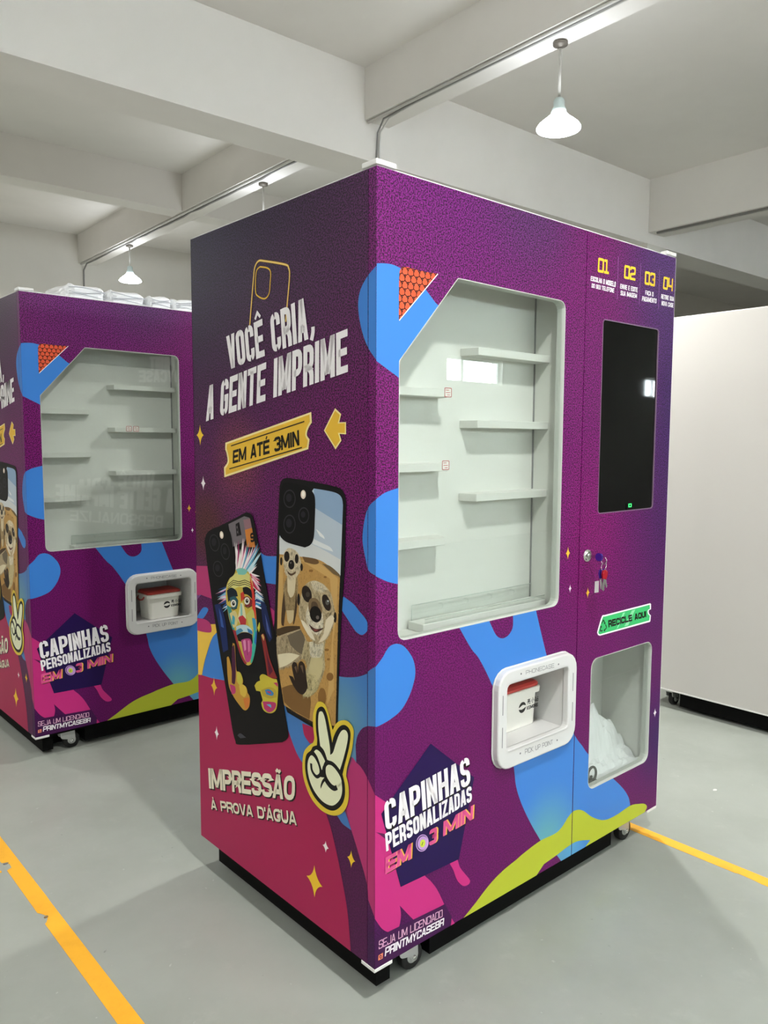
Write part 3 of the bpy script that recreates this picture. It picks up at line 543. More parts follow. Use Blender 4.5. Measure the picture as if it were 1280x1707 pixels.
PIC_ANIMALS=[
('141214',[(3845,11443),(3703,11607),(3499,11656,1),(2460,11604),(1435,11513),(1161,11413),(1059,11193,1),(1103,9714,1),(1259,8148,1),(1343,6953,1),(1409,5501,1),(1582,5330,1),(2443,5288,1),(3583,5378,1),(3986,6127),(4187,7440,1),(4131,8058,1),(4031,9576,1),(3913,10854,1)]),
('b9c6d2',[(2341,11432,1),(1559,11385),(1252,11288),(1180,11092,1),(1281,9384,1),(1318,9379,1),(1819,9588),(2275,9673),(2955,9655),(3895,9633,1),(3880,10100,1),(3154,10700,1)]),
('8fa9c6',[(2341,11432,1),(1559,11385),(1252,11288),(1180,11092,1),(1211,10616,1),(1813,10799,1),(2332,10959,1)]),
('d3d6d6',[(3888,10057,1),(2472,10031),(1280,9769,1),(1299,9343,1),(1820,9581),(2275,9665),(2955,9647),(3895,9612,1)]),
('e9ebeb',[(2270,10429,1),(2138,10381),(1944,10281),(1906,10207,1),(2107,10266,1)]),
('dfe3e4',[(2471,10192,1),(2075,10111),(1690,10033),(1565,9930,1),(1946,9967,1),(2405,10038,1)]),
('b98f51',[(3895,9612,1),(2955,9655),(2275,9673),(1819,9588),(1299,9324,1),(1383,8125,1),(1485,5600,1),(2306,5389,1),(3730,5535,1),(3986,6127,1),(4041,7467,1),(4009,8079,1)]),
('c9a163',[(2956,9573,1),(2275,9613),(1820,9470),(1380,9294,1),(1432,8508,1),(1573,7695,1),(1546,6507,1),(1837,6030,1),(1571,8091,1),(1694,9251,1)]),
('6e5232',[(2851,9667,1),(2275,9673),(2144,9589),(2343,9525),(2749,9537,1)]),
('6e5a3e',[(2013,9585,1),(1692,9565),(1330,9416),(1306,9343,1),(1567,9386,1)]),
('c6a062',[(3896,9548,1),(3710,9570,1),(3768,8119,1),(3852,7503,1),(4018,7472,1),(3972,8515,1)]),
('4a3823',[(4078,7547,1),(3551,7730),(2975,7835,1),(2941,7675,1),(3555,7452,1),(4043,7380,1)]),
('7c5a31',[(3836,5988,1),(3279,6210),(2641,6238),(2506,5939,1),(2579,5459,1),(3360,5503,1),(3729,5623,1)]),
('3c2a1c',[(3215,5477,1),(2373,5433,1),(2306,5368,1),(3581,5487,1)]),
('8a6232',[(1740,7463),(1752,7444),(1785,7426),(1830,7412),(1876,7407),(1909,7412),(1921,7425),(1909,7444),(1875,7462),(1830,7476),(1785,7481),(1752,7476)]),
('8a6232',[(1564,6823),(1582,6766),(1634,6716),(1705,6685),(1776,6683),(1828,6709),(1847,6757),(1827,6814),(1775,6864),(1704,6894),(1633,6896),(1582,6870)]),
('8a6232',[(1702,7231),(1711,7215),(1735,7199),(1767,7189),(1799,7186),(1823,7191),(1831,7203),(1823,7219),(1799,7235),(1767,7245),(1734,7248),(1711,7243)]),
('8a6232',[(1862,6227),(1886,6099),(1949,5993),(2035,5937),(2121,5948),(2184,6022),(2206,6139),(2182,6269),(2118,6375),(2032,6429),(1946,6417),(1885,6343)]),
('8a6232',[(2174,6966),(2182,6940),(2201,6918),(2228,6905),(2255,6906),(2274,6920),(2281,6942),(2274,6969),(2254,6991),(2227,7003),(2201,7003),(2181,6989)]),
('8a6232',[(2384,9359),(2397,9341),(2431,9325),(2478,9315),(2526,9313),(2560,9320),(2573,9335),(2560,9353),(2525,9369),(2478,9379),(2431,9381),(2397,9374)]),
('8a6232',[(1821,9274),(1829,9261),(1853,9249),(1886,9241),(1918,9240),(1942,9246),(1950,9256),(1942,9269),(1918,9281),(1885,9289),(1853,9290),(1829,9284)]),
('a88f66',[(3533,9065,1),(3066,9148,1),(3049,8820),(3081,8400),(3184,8132),(3294,7924),(3476,7850),(3605,8125),(3724,8552),(3698,8811,1)]),
('d9c9a6',[(3533,9065,1),(3137,9097,1),(3213,8671),(3395,8518),(3524,8667,1)]),
('4b3826',[(3686,8643,1),(3780,8288),(3833,7765),(3714,7700,1),(3619,8144,1)]),
('4b3826',[(3142,8682,1),(3097,8314),(3223,7874),(3288,7841,1),(3196,8298,1)]),
('cbb78e',[(3582,8150,1),(3255,8204,1),(3272,7949),(3440,7814),(3549,7901,1)]),
('d8c8a8',[(3705,9402),(3687,9635),(3560,9775),(3415,9828),(3165,9797),(2983,9673),(2902,9457),(2974,9243),(3137,9097),(3331,9013),(3533,9065),(3649,9198)]),
('2c231b',[(3749,9439),(3758,9383),(3780,9340),(3810,9321),(3839,9332),(3860,9370),(3868,9424),(3859,9481),(3837,9523),(3807,9542),(3777,9530),(3756,9493)]),
('2c231b',[(2826,9393),(2834,9343),(2855,9304),(2883,9287),(2910,9297),(2930,9330),(2937,9379),(2929,9429),(2909,9468),(2881,9484),(2853,9474),(2833,9441)]),
('221b17',[(3425,9602),(3442,9531),(3488,9475),(3550,9449),(3612,9461),(3657,9506),(3673,9574),(3655,9645),(3609,9701),(3546,9726),(3485,9715),(3440,9669)]),
('221b17',[(3012,9587),(3024,9524),(3055,9475),(3098,9454),(3140,9465),(3171,9507),(3182,9568),(3169,9631),(3138,9680),(3095,9701),(3053,9689),(3023,9648)]),
('1b1615',[(3205,9412),(3223,9347),(3274,9295),(3342,9270),(3411,9278),(3461,9318),(3478,9379),(3459,9444),(3408,9496),(3339,9520),(3271,9512),(3222,9472)]),
('6d6660',[(3333,9446),(3338,9433),(3351,9422),(3369,9417),(3387,9418),(3400,9426),(3405,9438),(3400,9451),(3387,9461),(3369,9467),(3351,9466),(3338,9458)]),
('5d4632',[(3531,9213,1),(3351,9161),(3136,9255,1),(3172,9184),(3352,9102),(3496,9142,1)]),
('b9a684',[(4066,7332,1),(3702,7488),(2975,7760,1),(2665,7479),(2758,7087),(2913,6970,1),(3418,6690),(3943,6465,1),(4060,6767,1)]),
('6e6250',[(3555,7474,1),(2940,7750,1),(2754,7544),(2785,7164),(3018,7116),(3411,7246,1)]),
('e2d6b4',[(4013,6864,1),(3487,7018),(2983,7060,1),(3491,6717),(3942,6509,1)]),
('bfae86',[(2754,7503,1),(2291,7512),(1881,7694,1),(1935,7302),(1911,6984),(2097,6576),(2367,6264),(2712,6045),(2957,6161),(2763,6627),(2670,6898),(2912,7054,1)]),
('e3d9bd',[(2561,7500,1),(1959,7659,1),(2013,7326),(2294,7022),(2530,7176,1)]),
('c9bb8c',[(2497,7101,1),(1994,7208,1),(2029,6836),(2298,6446),(2572,6255),(2637,6656,1)]),
('c8b48e',[(3014,8120),(2997,8413),(2881,8720),(2699,8972),(2359,9113),(1951,9078),(1670,8902),(1557,8664),(1476,8344),(1623,8002),(1881,7674),(2277,7507),(2574,7654),(2834,7902)]),
('e0d2b4',[(2480,9064,1),(2279,9116),(1951,9066,1),(1823,8958),(2148,8870),(2414,8912,1)]),
('241c18',[(2960,8535),(2969,8455),(2993,8394),(3025,8367),(3057,8383),(3080,8437),(3087,8515),(3078,8596),(3054,8657),(3022,8683),(2990,8667),(2968,8612)]),
('241c18',[(1432,8332),(1440,8264),(1461,8212),(1489,8188),(1517,8201),(1538,8247),(1545,8312),(1538,8380),(1517,8433),(1488,8455),(1460,8442),(1440,8397)]),
('2a201a',[(2462,8785),(2444,8678),(2484,8583),(2570,8525),(2683,8521),(2789,8572),(2862,8664),(2880,8773),(2839,8869),(2750,8926),(2638,8928),(2533,8877)]),
('2a201a',[(1690,8682),(1660,8582),(1676,8495),(1735,8443),(1823,8442),(1915,8492),(1986,8579),(2017,8681),(2000,8769),(1940,8820),(1852,8820),(1760,8769)]),
('4a4038',[(2531,8732),(2542,8696),(2575,8666),(2620,8649),(2664,8652),(2697,8672),(2708,8705),(2696,8742),(2663,8772),(2619,8788),(2574,8785),(2542,8765)]),
('5a5750',[(1722,8657),(1732,8622),(1760,8593),(1799,8578),(1837,8581),(1866,8601),(1876,8633),(1865,8668),(1837,8697),(1798,8712),(1760,8709),(1732,8689)]),
('d8dde0',[(1747,8685),(1750,8674),(1760,8666),(1773,8661),(1786,8662),(1795,8667),(1798,8677),(1795,8687),(1785,8696),(1773,8701),(1760,8700),(1750,8694)]),
('ece0c6',[(2707,8131),(2622,8392),(2451,8582),(2183,8584),(2033,8408),(1970,8098),(2103,7792),(2369,7762),(2592,7884)]),
('e8dcc2',[(2938,8008,1),(2750,7979),(2491,7801),(2290,7574,1),(2560,7640),(2834,7861,1)]),
('e4d6b8',[(1859,8198,1),(1634,8356),(1520,8297,1),(1635,8040),(1861,7718),(2190,7541,1),(1958,7820,1)]),
('806a4c',[(2538,8601),(2316,8676),(2111,8595),(2007,8392),(2153,8227),(2487,8210),(2595,8396)]),
('5a4834',[(2451,8541),(2250,8573),(2152,8388),(2285,8285),(2466,8315)]),
('17120f',[(2045,8335),(2043,8229),(2106,8132),(2218,8070),(2348,8060),(2463,8105),(2530,8193),(2531,8301),(2466,8399),(2353,8460),(2223,8468),(2110,8422)]),
('6b625c',[(2140,8209),(2148,8183),(2173,8161),(2206,8149),(2239,8150),(2264,8163),(2272,8186),(2264,8212),(2239,8234),(2205,8246),(2172,8245),(2148,8232)]),
('4a2c24',[(2592,7966,1),(2368,7897),(2188,7906),(1925,7986,1),(2142,7850),(2322,7800),(2477,7852,1)]),
('8a4a44',[(2409,7865,1),(2255,7877),(2155,7880,1),(2315,7817,1)]),
('cfc08f',[(2952,6583,1),(2296,6734,1),(2164,6437),(2505,6105),(2852,6009,1)]),
('2e211a',[(3495,6407,1),(3312,6415),(3219,6331,1),(3346,6664),(3271,6817),(3113,6800),(3073,6556,1),(3042,6816),(2914,6920),(2761,6836),(2694,6518),(2655,6277),(2852,6052),(3100,6062),(3315,6201,1)]),
('6a5442',[(3237,6688,1),(3143,6730),(3116,6546,1)]),
('6a5442',[(2971,6790,1),(2859,6815),(2833,6611,1)]),
('0c0b0d',[(3811,11237,1),(3720,11449),(3500,11533),(2662,11476),(2395,11350),(2284,11159),(2301,10645),(2351,10203),(2486,10010),(2731,9912,1),(3449,9953),(3740,10029),(3887,10141,1)]),
('302f34',[(3128,11130),(3165,11010),(3265,10917),(3401,10876),(3538,10899),(3638,10981),(3673,11099),(3634,11221),(3532,11314),(3395,11353),(3260,11328),(3163,11246)]),
('0a090b',[(3163,11128),(3196,11024),(3282,10944),(3401,10909),(3519,10929),(3606,10999),(3637,11101),(3603,11206),(3515,11286),(3395,11320),(3278,11299),(3193,11228)]),
('232228',[(3298,11145),(3315,11091),(3363,11049),(3428,11031),(3493,11041),(3540,11078),(3556,11130),(3538,11185),(3490,11227),(3425,11245),(3361,11234),(3314,11197)]),
('302f34',[(3136,10477),(3173,10351),(3273,10252),(3410,10206),(3547,10227),(3647,10310),(3683,10432),(3644,10560),(3541,10659),(3403,10703),(3268,10680),(3170,10597)]),
('0a090b',[(3171,10474),(3203,10365),(3290,10279),(3409,10239),(3528,10258),(3615,10329),(3646,10435),(3612,10546),(3523,10632),(3404,10670),(3286,10650),(3201,10578)]),
('232228',[(3306,10488),(3324,10429),(3371,10382),(3437,10361),(3501,10371),(3549,10410),(3565,10467),(3547,10526),(3499,10572),(3433,10593),(3369,10582),(3322,10544)]),
('302f34',[(2540,10746),(2572,10639),(2657,10556),(2774,10519),(2891,10538),(2976,10608),(3007,10711),(2974,10819),(2887,10902),(2770,10938),(2654,10918),(2571,10847)]),
('0a090b',[(2574,10743),(2601,10653),(2674,10583),(2773,10551),(2873,10567),(2946,10627),(2972,10714),(2944,10805),(2870,10875),(2770,10906),(2671,10889),(2600,10829)]),
('232228',[(2703,10758),(2716,10717),(2751,10685),(2800,10670),(2848,10677),(2883,10704),(2895,10744),(2882,10785),(2846,10817),(2798,10832),(2750,10824),(2716,10797)]),
('e8d6c4',[(2678,11264),(2693,11207),(2733,11164),(2788,11146),(2843,11158),(2883,11197),(2897,11252),(2882,11310),(2841,11353),(2786,11371),(2731,11358),(2692,11319)]),
('fff6ea',[(2725,11274),(2734,11239),(2757,11213),(2788,11202),(2818,11210),(2841,11233),(2849,11267),(2840,11302),(2817,11328),(2786,11339),(2756,11331),(2733,11307)]),
]
PIC_FACE=[
('100e10',[(7897,9379,1),(7935,9574),(7766,9832),(7394,9996),(7050,10090),(6302,10341),(5630,10576),(5439,10610),(5215,10546),(5100,10355,1),(4795,9505,1),(4456,8394,1),(4189,7485,1),(3929,6266,1),(3701,5408,1),(3539,4836),(3596,4641),(3817,4486,1),(5991,3758),(6298,3798),(6470,4143,1),(6775,5163,1),(7163,6400,1),(7514,7662,1),(7785,8773,1)]),
('716a6e',[(6508,10199,1),(5632,10495,1),(5366,10474,1),(5281,10259,1),(5610,9783,1),(6324,9544,1)]),
('c77a33',[(5602,10110,1),(5237,10203,1),(5070,9675,1),(5499,9630,1)]),
('8e6a72',[(5688,10389,1),(5329,10457,1),(5237,10203,1),(5602,10110,1)]),
('text','1a1416',[(5331,10033,1),(5135,10091,1),(5111,9824,1),(5306,9780,1)],'S','bold'),
('text','201c20',[(6106,10232,1),(5907,10310,1),(5799,9949,1),(6060,9883,1)],'EIN','boldsq'),
('f2eceb',[(5935,8904,1),(6072,9708,1),(6181,8868,1)]),
('f2eceb',[(5919,8914,1),(6175,9731,1),(6085,8880,1)]),
('f4efe8',[(5871,8920,1),(6021,9538,1),(6061,8892,1)]),
('f4efe8',[(5919,8918,1),(6021,9547,1),(6093,8892,1)]),
('f5d9df',[(5856,8926,1),(5965,9590,1),(6093,8896,1)]),
('b03070',[(5903,8920,1),(5959,9810,1),(6061,8900,1)]),
('f4efe8',[(5840,8928,1),(5864,9547,1),(6077,8906,1)]),
('d84f86',[(5770,8937,1),(5724,9874,1),(5926,8925,1)]),
('f4efe8',[(5777,8936,1),(5708,9875,1),(5982,8918,1)]),
('f5d9df',[(5785,8935,1),(5639,9882,1),(5950,8922,1)]),
('d84f86',[(5746,8936,1),(5581,9700,1),(5903,8928,1)]),
('f2eceb',[(5684,8936,1),(5521,9689,1),(5910,8932,1)]),
('5aa6c6',[(5661,8943,1),(5381,9822,1),(5801,8937,1)]),
('b03070',[(5592,8943,1),(5307,9740,1),(5762,8946,1)]),
('f2eceb',[(5615,8936,1),(5325,9620,1),(5777,8940,1)]),
('f5d9df',[(5523,8940,1),(5181,9680,1),(5699,8950,1)]),
('f2eceb',[(5592,8931,1),(5158,9731,1),(5723,8939,1)]),
('eaa9c4',[(5477,8929,1),(5047,9734,1),(5699,8946,1)]),
('5aa6c6',[(5454,8924,1),(4920,9811,1),(5669,8946,1)]),
('b03070',[(5492,8919,1),(4892,9774,1),(5646,8936,1)]),
('c8e0e6',[(5493,8903,1),(4915,9700,1),(5692,8930,1)]),
('5aa6c6',[(5516,8900,1),(4820,9729,1),(5646,8924,1)]),
('c8e0e6',[(5440,8901,1),(4860,9538,1),(5569,8926,1)]),
('5aa6c6',[(5364,8899,1),(4750,9562,1),(5508,8929,1)]),
('c8e0e6',[(5402,8877,1),(4757,9581,1),(5577,8916,1)]),
('f5d9df',[(5334,8882,1),(5029,9152,1),(5439,8922,1)]),
('c8e0e6',[(5425,8854,1),(4991,9222,1),(5554,8903,1)]),
('f3e9e9',[(5372,8857,1),(4992,9149,1),(5470,8897,1)]),
('c02a4a',[(5388,8830,1),(4954,8876,1),(5348,8917,1)]),
('f3e9e9',[(5351,8807,1),(4843,8894,1),(5318,8929,1)]),
('f4efe8',[(5442,8807,1),(4984,8819,1),(5394,8887,1)]),
('d23a5a',[(5435,8771,1),(4933,8806,1),(5348,8905,1)]),
('e0a0bb',[(5336,8788,1),(4838,8791,1),(5258,8888,1)]),
('d23a5a',[(5397,8772,1),(4927,8734,1),(5304,8866,1)]),
('d23a5a',[(5428,8751,1),(4817,8753,1),(5350,8856,1)]),
('f3e9e9',[(5367,8755,1),(4840,8698,1),(5274,8845,1)]),
('c02a4a',[(5390,8736,1),(4848,8665,1),(5274,8837,1)]),
('c02a4a',[(5406,8713,1),(4790,8649,1),(5290,8827,1)]),
('e0a0bb',[(5360,8719,1),(4761,8617,1),(5260,8810,1)]),
('e0a0bb',[(5376,8701,1),(4879,8563,1),(5200,8810,1)]),
('f3e9e9',[(5330,8707,1),(4850,8539,1),(5216,8780,1)]),
('e0a0bb',[(5399,8681,1),(4793,8504,1),(5276,8763,1)]),
('e0a0bb',[(5414,8663,1),(4793,8467,1),(5269,8760,1)]),
('f4efe8',[(5445,8646,1),(4867,8428,1),(5277,8743,1)]),
('f4efe8',[(5461,8632,1),(4831,8389,1),(5277,8735,1)]),
('c02a4a',[(5377,8639,1),(4752,8357,1),(5224,8722,1)]),
('27427f',[(6576,8378,1),(7168,8185,1),(6545,8323,1)]),
('7cb9d2',[(6585,8347,1),(7162,8107,1),(6537,8298,1)]),
('e5a3bf',[(6586,8317,1),(7337,8020,1),(6538,8273,1)]),
('1f2f66',[(6587,8291,1),(7295,7978,1),(6539,8243,1)]),
('27427f',[(6596,8260,1),(7202,7940,1),(6531,8218,1)]),
('7cb9d2',[(6596,8234,1),(7159,7946,1),(6532,8188,1)]),
('cfd8e8',[(6597,8204,1),(7221,7867,1),(6533,8162,1)]),
('7cb9d2',[(6581,8181,1),(7227,7936,1),(6550,8130,1)]),
('cfd8e8',[(6591,8149,1),(7204,7856,1),(6542,8105,1)]),
('e5a3bf',[(6575,8126,1),(7081,7971,1),(6560,8073,1)]),
('cfd8e8',[(6584,8099,1),(6997,7932,1),(6552,8044,1)]),
('e5a3bf',[(6601,8062,1),(7165,7740,1),(6536,8025,1)]),
('e5a3bf',[(6577,8044,1),(7126,7882,1),(6562,7987,1)]),
('3e6fb4',[(6603,8006,1),(7079,7749,1),(6538,7969,1)]),
('27427f',[(6587,7987,1),(7001,7805,1),(6556,7932,1)]),
('27427f',[(6596,7956,1),(7114,7731,1),(6548,7908,1)]),
('7cb9d2',[(6614,7919,1),(6913,7655,1),(6532,7889,1)]),
('3e6fb4',[(6606,7894,1),(6903,7717,1),(6541,7857,1)]),
('27427f',[(6598,7870,1),(6946,7693,1),(6550,7826,1)]),
('1f2f66',[(6599,7844,1),(6930,7661,1),(6551,7796,1)]),
('cfd8e8',[(6600,7814,1),(6964,7624,1),(6552,7770,1)]),
('7cb9d2',[(6618,7776,1),(6917,7524,1),(6536,7751,1)]),
('e9eef2',[(5104,8429,1),(4686,8387,1),(5043,8495,1)]),
('e9eef2',[(5112,8400,1),(4672,8341,1),(5036,8468,1)]),
('27427f',[(5105,8372,1),(4615,8314,1),(5044,8438,1)]),
('9fd0e0',[(5113,8343,1),(4623,8272,1),(5037,8411,1)]),
('d8dfe8',[(5113,8318,1),(4703,8252,1),(5038,8378,1)]),
('d8dfe8',[(5099,8288,1),(4637,8282,1),(5053,8352,1)]),
('e9eef2',[(5107,8258,1),(4645,8229,1),(5046,8324,1)]),
('9fd0e0',[(5108,8229,1),(4624,8196,1),(5047,8296,1)]),
('e9eef2',[(5116,8204,1),(4626,8091,1),(5040,8264,1)]),
('27427f',[(5102,8169,1),(4588,8190,1),(5055,8241,1)]),
('27427f',[(5102,8145,1),(4590,8129,1),(5056,8209,1)]),
('27427f',[(5103,8112,1),(4518,8137,1),(5057,8184,1)]),
('d8dfe8',[(5088,8086,1),(4611,8150,1),(5072,8153,1)]),
('3e8fc4',[(5096,8056,1),(4497,8096,1),(5065,8126,1)]),
('3e8fc4',[(5112,8029,1),(4514,7950,1),(5051,8096,1)]),
('e9eef2',[(5113,8000,1),(4542,7969,1),(5052,8067,1)]),
('1c2a5c',[(7382,7683,1),(7037,7739),(6795,7388),(6683,6932),(6613,6468,1),(6910,6320,1),(7064,6860,1)]),
('1a2450',[(4821,8177,1),(4603,8171),(4396,7766),(4263,7271,1),(4407,7123,1),(4723,7587,1)]),
('3a5aa0',[(7125,7637,1),(6963,7403),(6846,7075,1),(7014,7088,1)]),
('4a5a98',[(4608,7889,1),(4401,7485),(4334,7258,1),(4509,7425,1)]),
('c9b04a',[(6100,8920),(5784,9002),(5476,8958),(5269,8760),(5170,8448),(5104,8050),(5038,7653),(5031,7245),(5107,6819),(5267,6413),(5446,6257),(5655,6244),(5925,6440),(6140,6779),(6349,7124),(6529,7392),(6636,7717),(6709,8050),(6641,8403),(6387,8693)]),
('d6d080',[(6642,8360,1),(6347,8699),(5864,8888),(5402,8865),(5219,8604,1),(5565,8452),(5954,8437),(6358,8273,1)]),
('7cc0b4',[(6100,8920,1),(5784,9002),(5476,8958,1),(5633,8835),(5985,8789,1)]),
('line','3a2c14',[(6583,8411),(6269,8582),(5951,8584),(5636,8677),(5294,8643)],0.0022),
('line','3a2c14',[(6585,8351),(6271,8523),(5952,8530),(5638,8619),(5295,8585)],0.0022),
('line','3a2c14',[(6587,8291),(6272,8464),(5953,8475),(5639,8561),(5296,8528)],0.0022),
('cf3a30',[(5365,8829,1),(5170,8448),(5104,8050),(5053,7651,1),(5188,7627,1),(5270,8024,1),(5321,8426,1)]),
('3e8f8a',[(6658,7800,1),(6505,7396),(6349,7124),(6214,7021,1),(6300,7432,1),(6413,7754,1)]),
('14202a',[(6638,8232,1),(6397,8353),(6116,8309),(6025,8154,1),(6283,8073),(6573,7899,1)]),
('16161c',[(5758,8445,1),(5525,8499),(5298,8429),(5251,8191,1),(5492,8277),(5724,8263,1)]),
('c23a2c',[(5880,8260,1),(5722,8325),(5648,8170,1),(5847,8014,1)]),
('25525c',[(6487,8041,1),(6185,8130),(6004,8032,1),(6089,7807),(6373,7718,1)]),
('7a2a2c',[(5726,8158,1),(5493,8236),(5252,8150,1),(5308,7976),(5616,7906,1)]),
('e6e2d4',[(6126,7928),(6148,7870),(6205,7820),(6282,7792),(6359,7795),(6415,7826),(6434,7879),(6412,7938),(6354,7987),(6276,8014),(6200,8011),(6145,7980)]),
('1a1614',[(6190,7918),(6202,7884),(6232,7856),(6273,7841),(6313,7843),(6343,7861),(6352,7892),(6341,7925),(6310,7954),(6269,7969),(6229,7967),(6200,7948)]),
('f5f3ee',[(6230,7932),(6234,7923),(6243,7916),(6255,7912),(6267,7912),(6276,7917),(6279,7925),(6275,7934),(6266,7942),(6254,7946),(6242,7945),(6233,7940)]),
('e6e2d4',[(5389,8120),(5409,8063),(5463,8015),(5537,7989),(5610,7992),(5663,8023),(5681,8074),(5661,8131),(5606,8179),(5532,8205),(5459,8202),(5407,8171)]),
('1a1614',[(5450,8110),(5460,8078),(5489,8050),(5528,8036),(5566,8038),(5595,8056),(5604,8086),(5593,8119),(5564,8146),(5525,8160),(5487,8158),(5459,8140)]),
('f5f3ee',[(5488,8125),(5491,8116),(5500,8109),(5511,8105),(5523,8105),(5531,8110),(5534,8118),(5531,8127),(5522,8134),(5510,8138),(5499,8138),(5491,8133)]),
('line','2a1a14',[(6453,7769),(6293,7710),(6065,7803)],0.002),
('line','2a1a14',[(5669,7938),(5485,7898),(5255,8006)],0.002),
('e3dcb0',[(5887,7966,1),(5746,7989),(5620,7718),(5586,7536,1),(5784,7354),(5980,7403),(6033,7521,1)]),
('b5323a',[(6017,7524,1),(5817,7642),(5585,7557,1),(5628,7383),(5864,7298,1)]),
('8fc0b8',[(5887,7966,1),(5809,7937),(5777,7649,1),(5897,7587,1)]),
('d7c98a',[(6500,7568,1),(6196,7705),(6017,7524,1),(6102,7297),(6307,7174,1)]),
('49a0b4',[(6337,7553,1),(6202,7492),(6239,7272,1),(6385,7288,1)]),
('c8c46a',[(5582,7683,1),(5234,7906),(5113,7640,1),(5209,7335),(5436,7376,1)]),
('3f92b8',[(5278,7652,1),(5098,7643),(5044,7366,1),(5195,7297,1)]),
('bcd6dc',[(6144,7247,1),(5863,7349),(5551,7388),(5300,7318),(5250,7183,1),(5517,7195),(5829,7144),(6109,7019,1)]),
('4a8aa8',[(6163,7116,1),(5905,7240),(5749,7193,1),(5989,7064),(6135,6972,1)]),
('3a7ab0',[(5552,7313,1),(5286,7280),(5258,7182,1),(5478,7194,1)]),
('9c2f38',[(6349,7124,1),(6163,7116,1),(6035,6800),(5783,6428),(5576,6283,1),(5694,6244),(5925,6440),(6140,6779,1)]),
('3fb09a',[(5195,7297,1),(5030,7328),(5107,6819),(5267,6413),(5383,6325,1),(5297,6781,1)]),
('2f6fb8',[(5097,7315,1),(5031,7245),(5083,6907,1),(5172,6971,1)]),
('14101a',[(6118,6996,1),(5829,7128),(5517,7186),(5273,7166,1),(5255,6955),(5372,6807,1),(5757,6855),(6034,6843,1)]),
('b8447e',[(5874,6895,1),(5676,6976),(5405,7029),(5308,6944,1),(5299,6655),(5396,6406),(5537,6321),(5652,6350),(5779,6598,1)]),
('dd8fb4',[(5772,6894,1),(5638,6942),(5606,6676,1),(5701,6614,1)]),
('d579a4',[(5522,6943,1),(5414,6965),(5406,6675,1),(5499,6614,1)]),
('line','6a1c48',[(5577,6933),(5551,6687),(5532,6523)],0.002),
('c8bf3e',[(4998,7415,1),(4891,7598),(4865,7440),(4926,7306,1)]),
('c2923c',[(6703,6210,1),(6594,6255),(6484,6062),(6424,5859,1),(6361,6649),(6303,6713),(6223,6656),(6175,6044),(6138,5924,1),(5938,5926),(5800,5745),(5827,5611,1),(5631,5573),(5557,5422,1),(5443,5324),(5472,5063),(5647,4889),(5821,4865,1),(6042,4957),(6321,5102),(6586,5341),(6676,5714,1)]),
('4a1e3a',[(6405,6554,1),(6256,6649),(6192,5997),(6253,5530),(6433,5509,1)]),
('cdbf4c',[(6138,5902,1),(5938,5918),(5816,5733),(5947,5539),(6145,5621,1)]),
('d6b64a',[(6027,5520,1),(5803,5608),(5594,5498),(5717,5255),(5954,5281,1)]),
('b53a6c',[(6559,5435,1),(6255,5443),(6236,5253),(6443,5158,1)]),
('d07a3a',[(5797,5192,1),(5483,5293),(5488,5059),(5686,4900,1)]),
('8a2f2c',[(4817,7237,1),(4728,7303),(4620,7242),(4414,6719),(4137,6338),(4056,6197),(4497,6114,1),(4598,6518,1)]),
('d8b06a',[(4795,7241,1),(4728,7295),(4650,7217,1),(4681,7109,1)]),
('5a1c34',[(4623,7080,1),(4486,6704),(4243,6354,1),(4423,6192,1)]),
('c9b83e',[(5183,5724,1),(5052,5860),(4887,5940,1),(4899,6061),(4713,6165),(4282,6144),(4056,6177,1),(3989,6013),(4007,5728),(4083,5347),(4298,5168),(4587,5110),(4769,5165),(4840,5312,1),(4764,5414,1),(4885,5631,1),(5095,5600,1)]),
('b9a03c',[(4833,5685,1),(4429,5866),(4110,5863),(4064,5674,1),(4435,5539),(4762,5538,1)]),
('3f7fb8',[(4648,5731,1),(4430,5805),(4217,5756),(4290,5657),(4578,5625,1)]),
('c03a6a',[(4576,5707,1),(4395,5752),(4325,5689,1)]),
('b8386e',[(4765,5372,1),(4436,5457),(4116,5499),(4154,5328),(4442,5149),(4695,5184,1)]),
('5fb0c8',[(4583,5337,1),(4366,5394),(4331,5301,1)]),
('c0406a',[(4213,6039,1),(4029,6083),(4003,5969,1)]),
('4a4a52',[(6147,3995,1),(5983,4108),(5666,4071,1),(5986,3955,1)]),
('0d0c0e',[(7835,9386,1),(7861,9648),(7660,9851),(7309,9969),(6716,10097),(6432,10016),(6317,9796,1),(6187,9266),(6115,8981),(6224,8757),(6554,8586),(7320,8285),(7535,8343),(7694,8829,1)]),
('302f34',[(7034,9621),(7038,9490),(7118,9380),(7253,9320),(7407,9327),(7540,9399),(7615,9518),(7611,9651),(7528,9762),(7391,9820),(7237,9811),(7107,9738)]),
('0b0a0c',[(7067,9615),(7072,9499),(7142,9402),(7261,9349),(7398,9355),(7515,9419),(7581,9524),(7576,9642),(7504,9739),(7383,9791),(7247,9783),(7132,9718)]),
('222127',[(7218,9606),(7238,9544),(7290,9494),(7360,9471),(7428,9480),(7478,9519),(7494,9579),(7474,9642),(7421,9691),(7352,9714),(7283,9704),(7234,9665)]),
('302f34',[(6847,8869),(6853,8746),(6933,8641),(7068,8580),(7221,8580),(7351,8644),(7422,8752),(7416,8877),(7333,8984),(7196,9044),(7043,9040),(6916,8976)]),
('0b0a0c',[(6880,8862),(6885,8755),(6957,8662),(7076,8609),(7211,8609),(7325,8664),(7388,8759),(7382,8868),(7309,8962),(7188,9014),(7054,9012),(6941,8956)]),
('222127',[(7029,8850),(7048,8796),(7100,8751),(7169,8729),(7237,8734),(7286,8766),(7303,8816),(7283,8871),(7231,8915),(7162,8938),(7094,8932),(7045,8900)]),
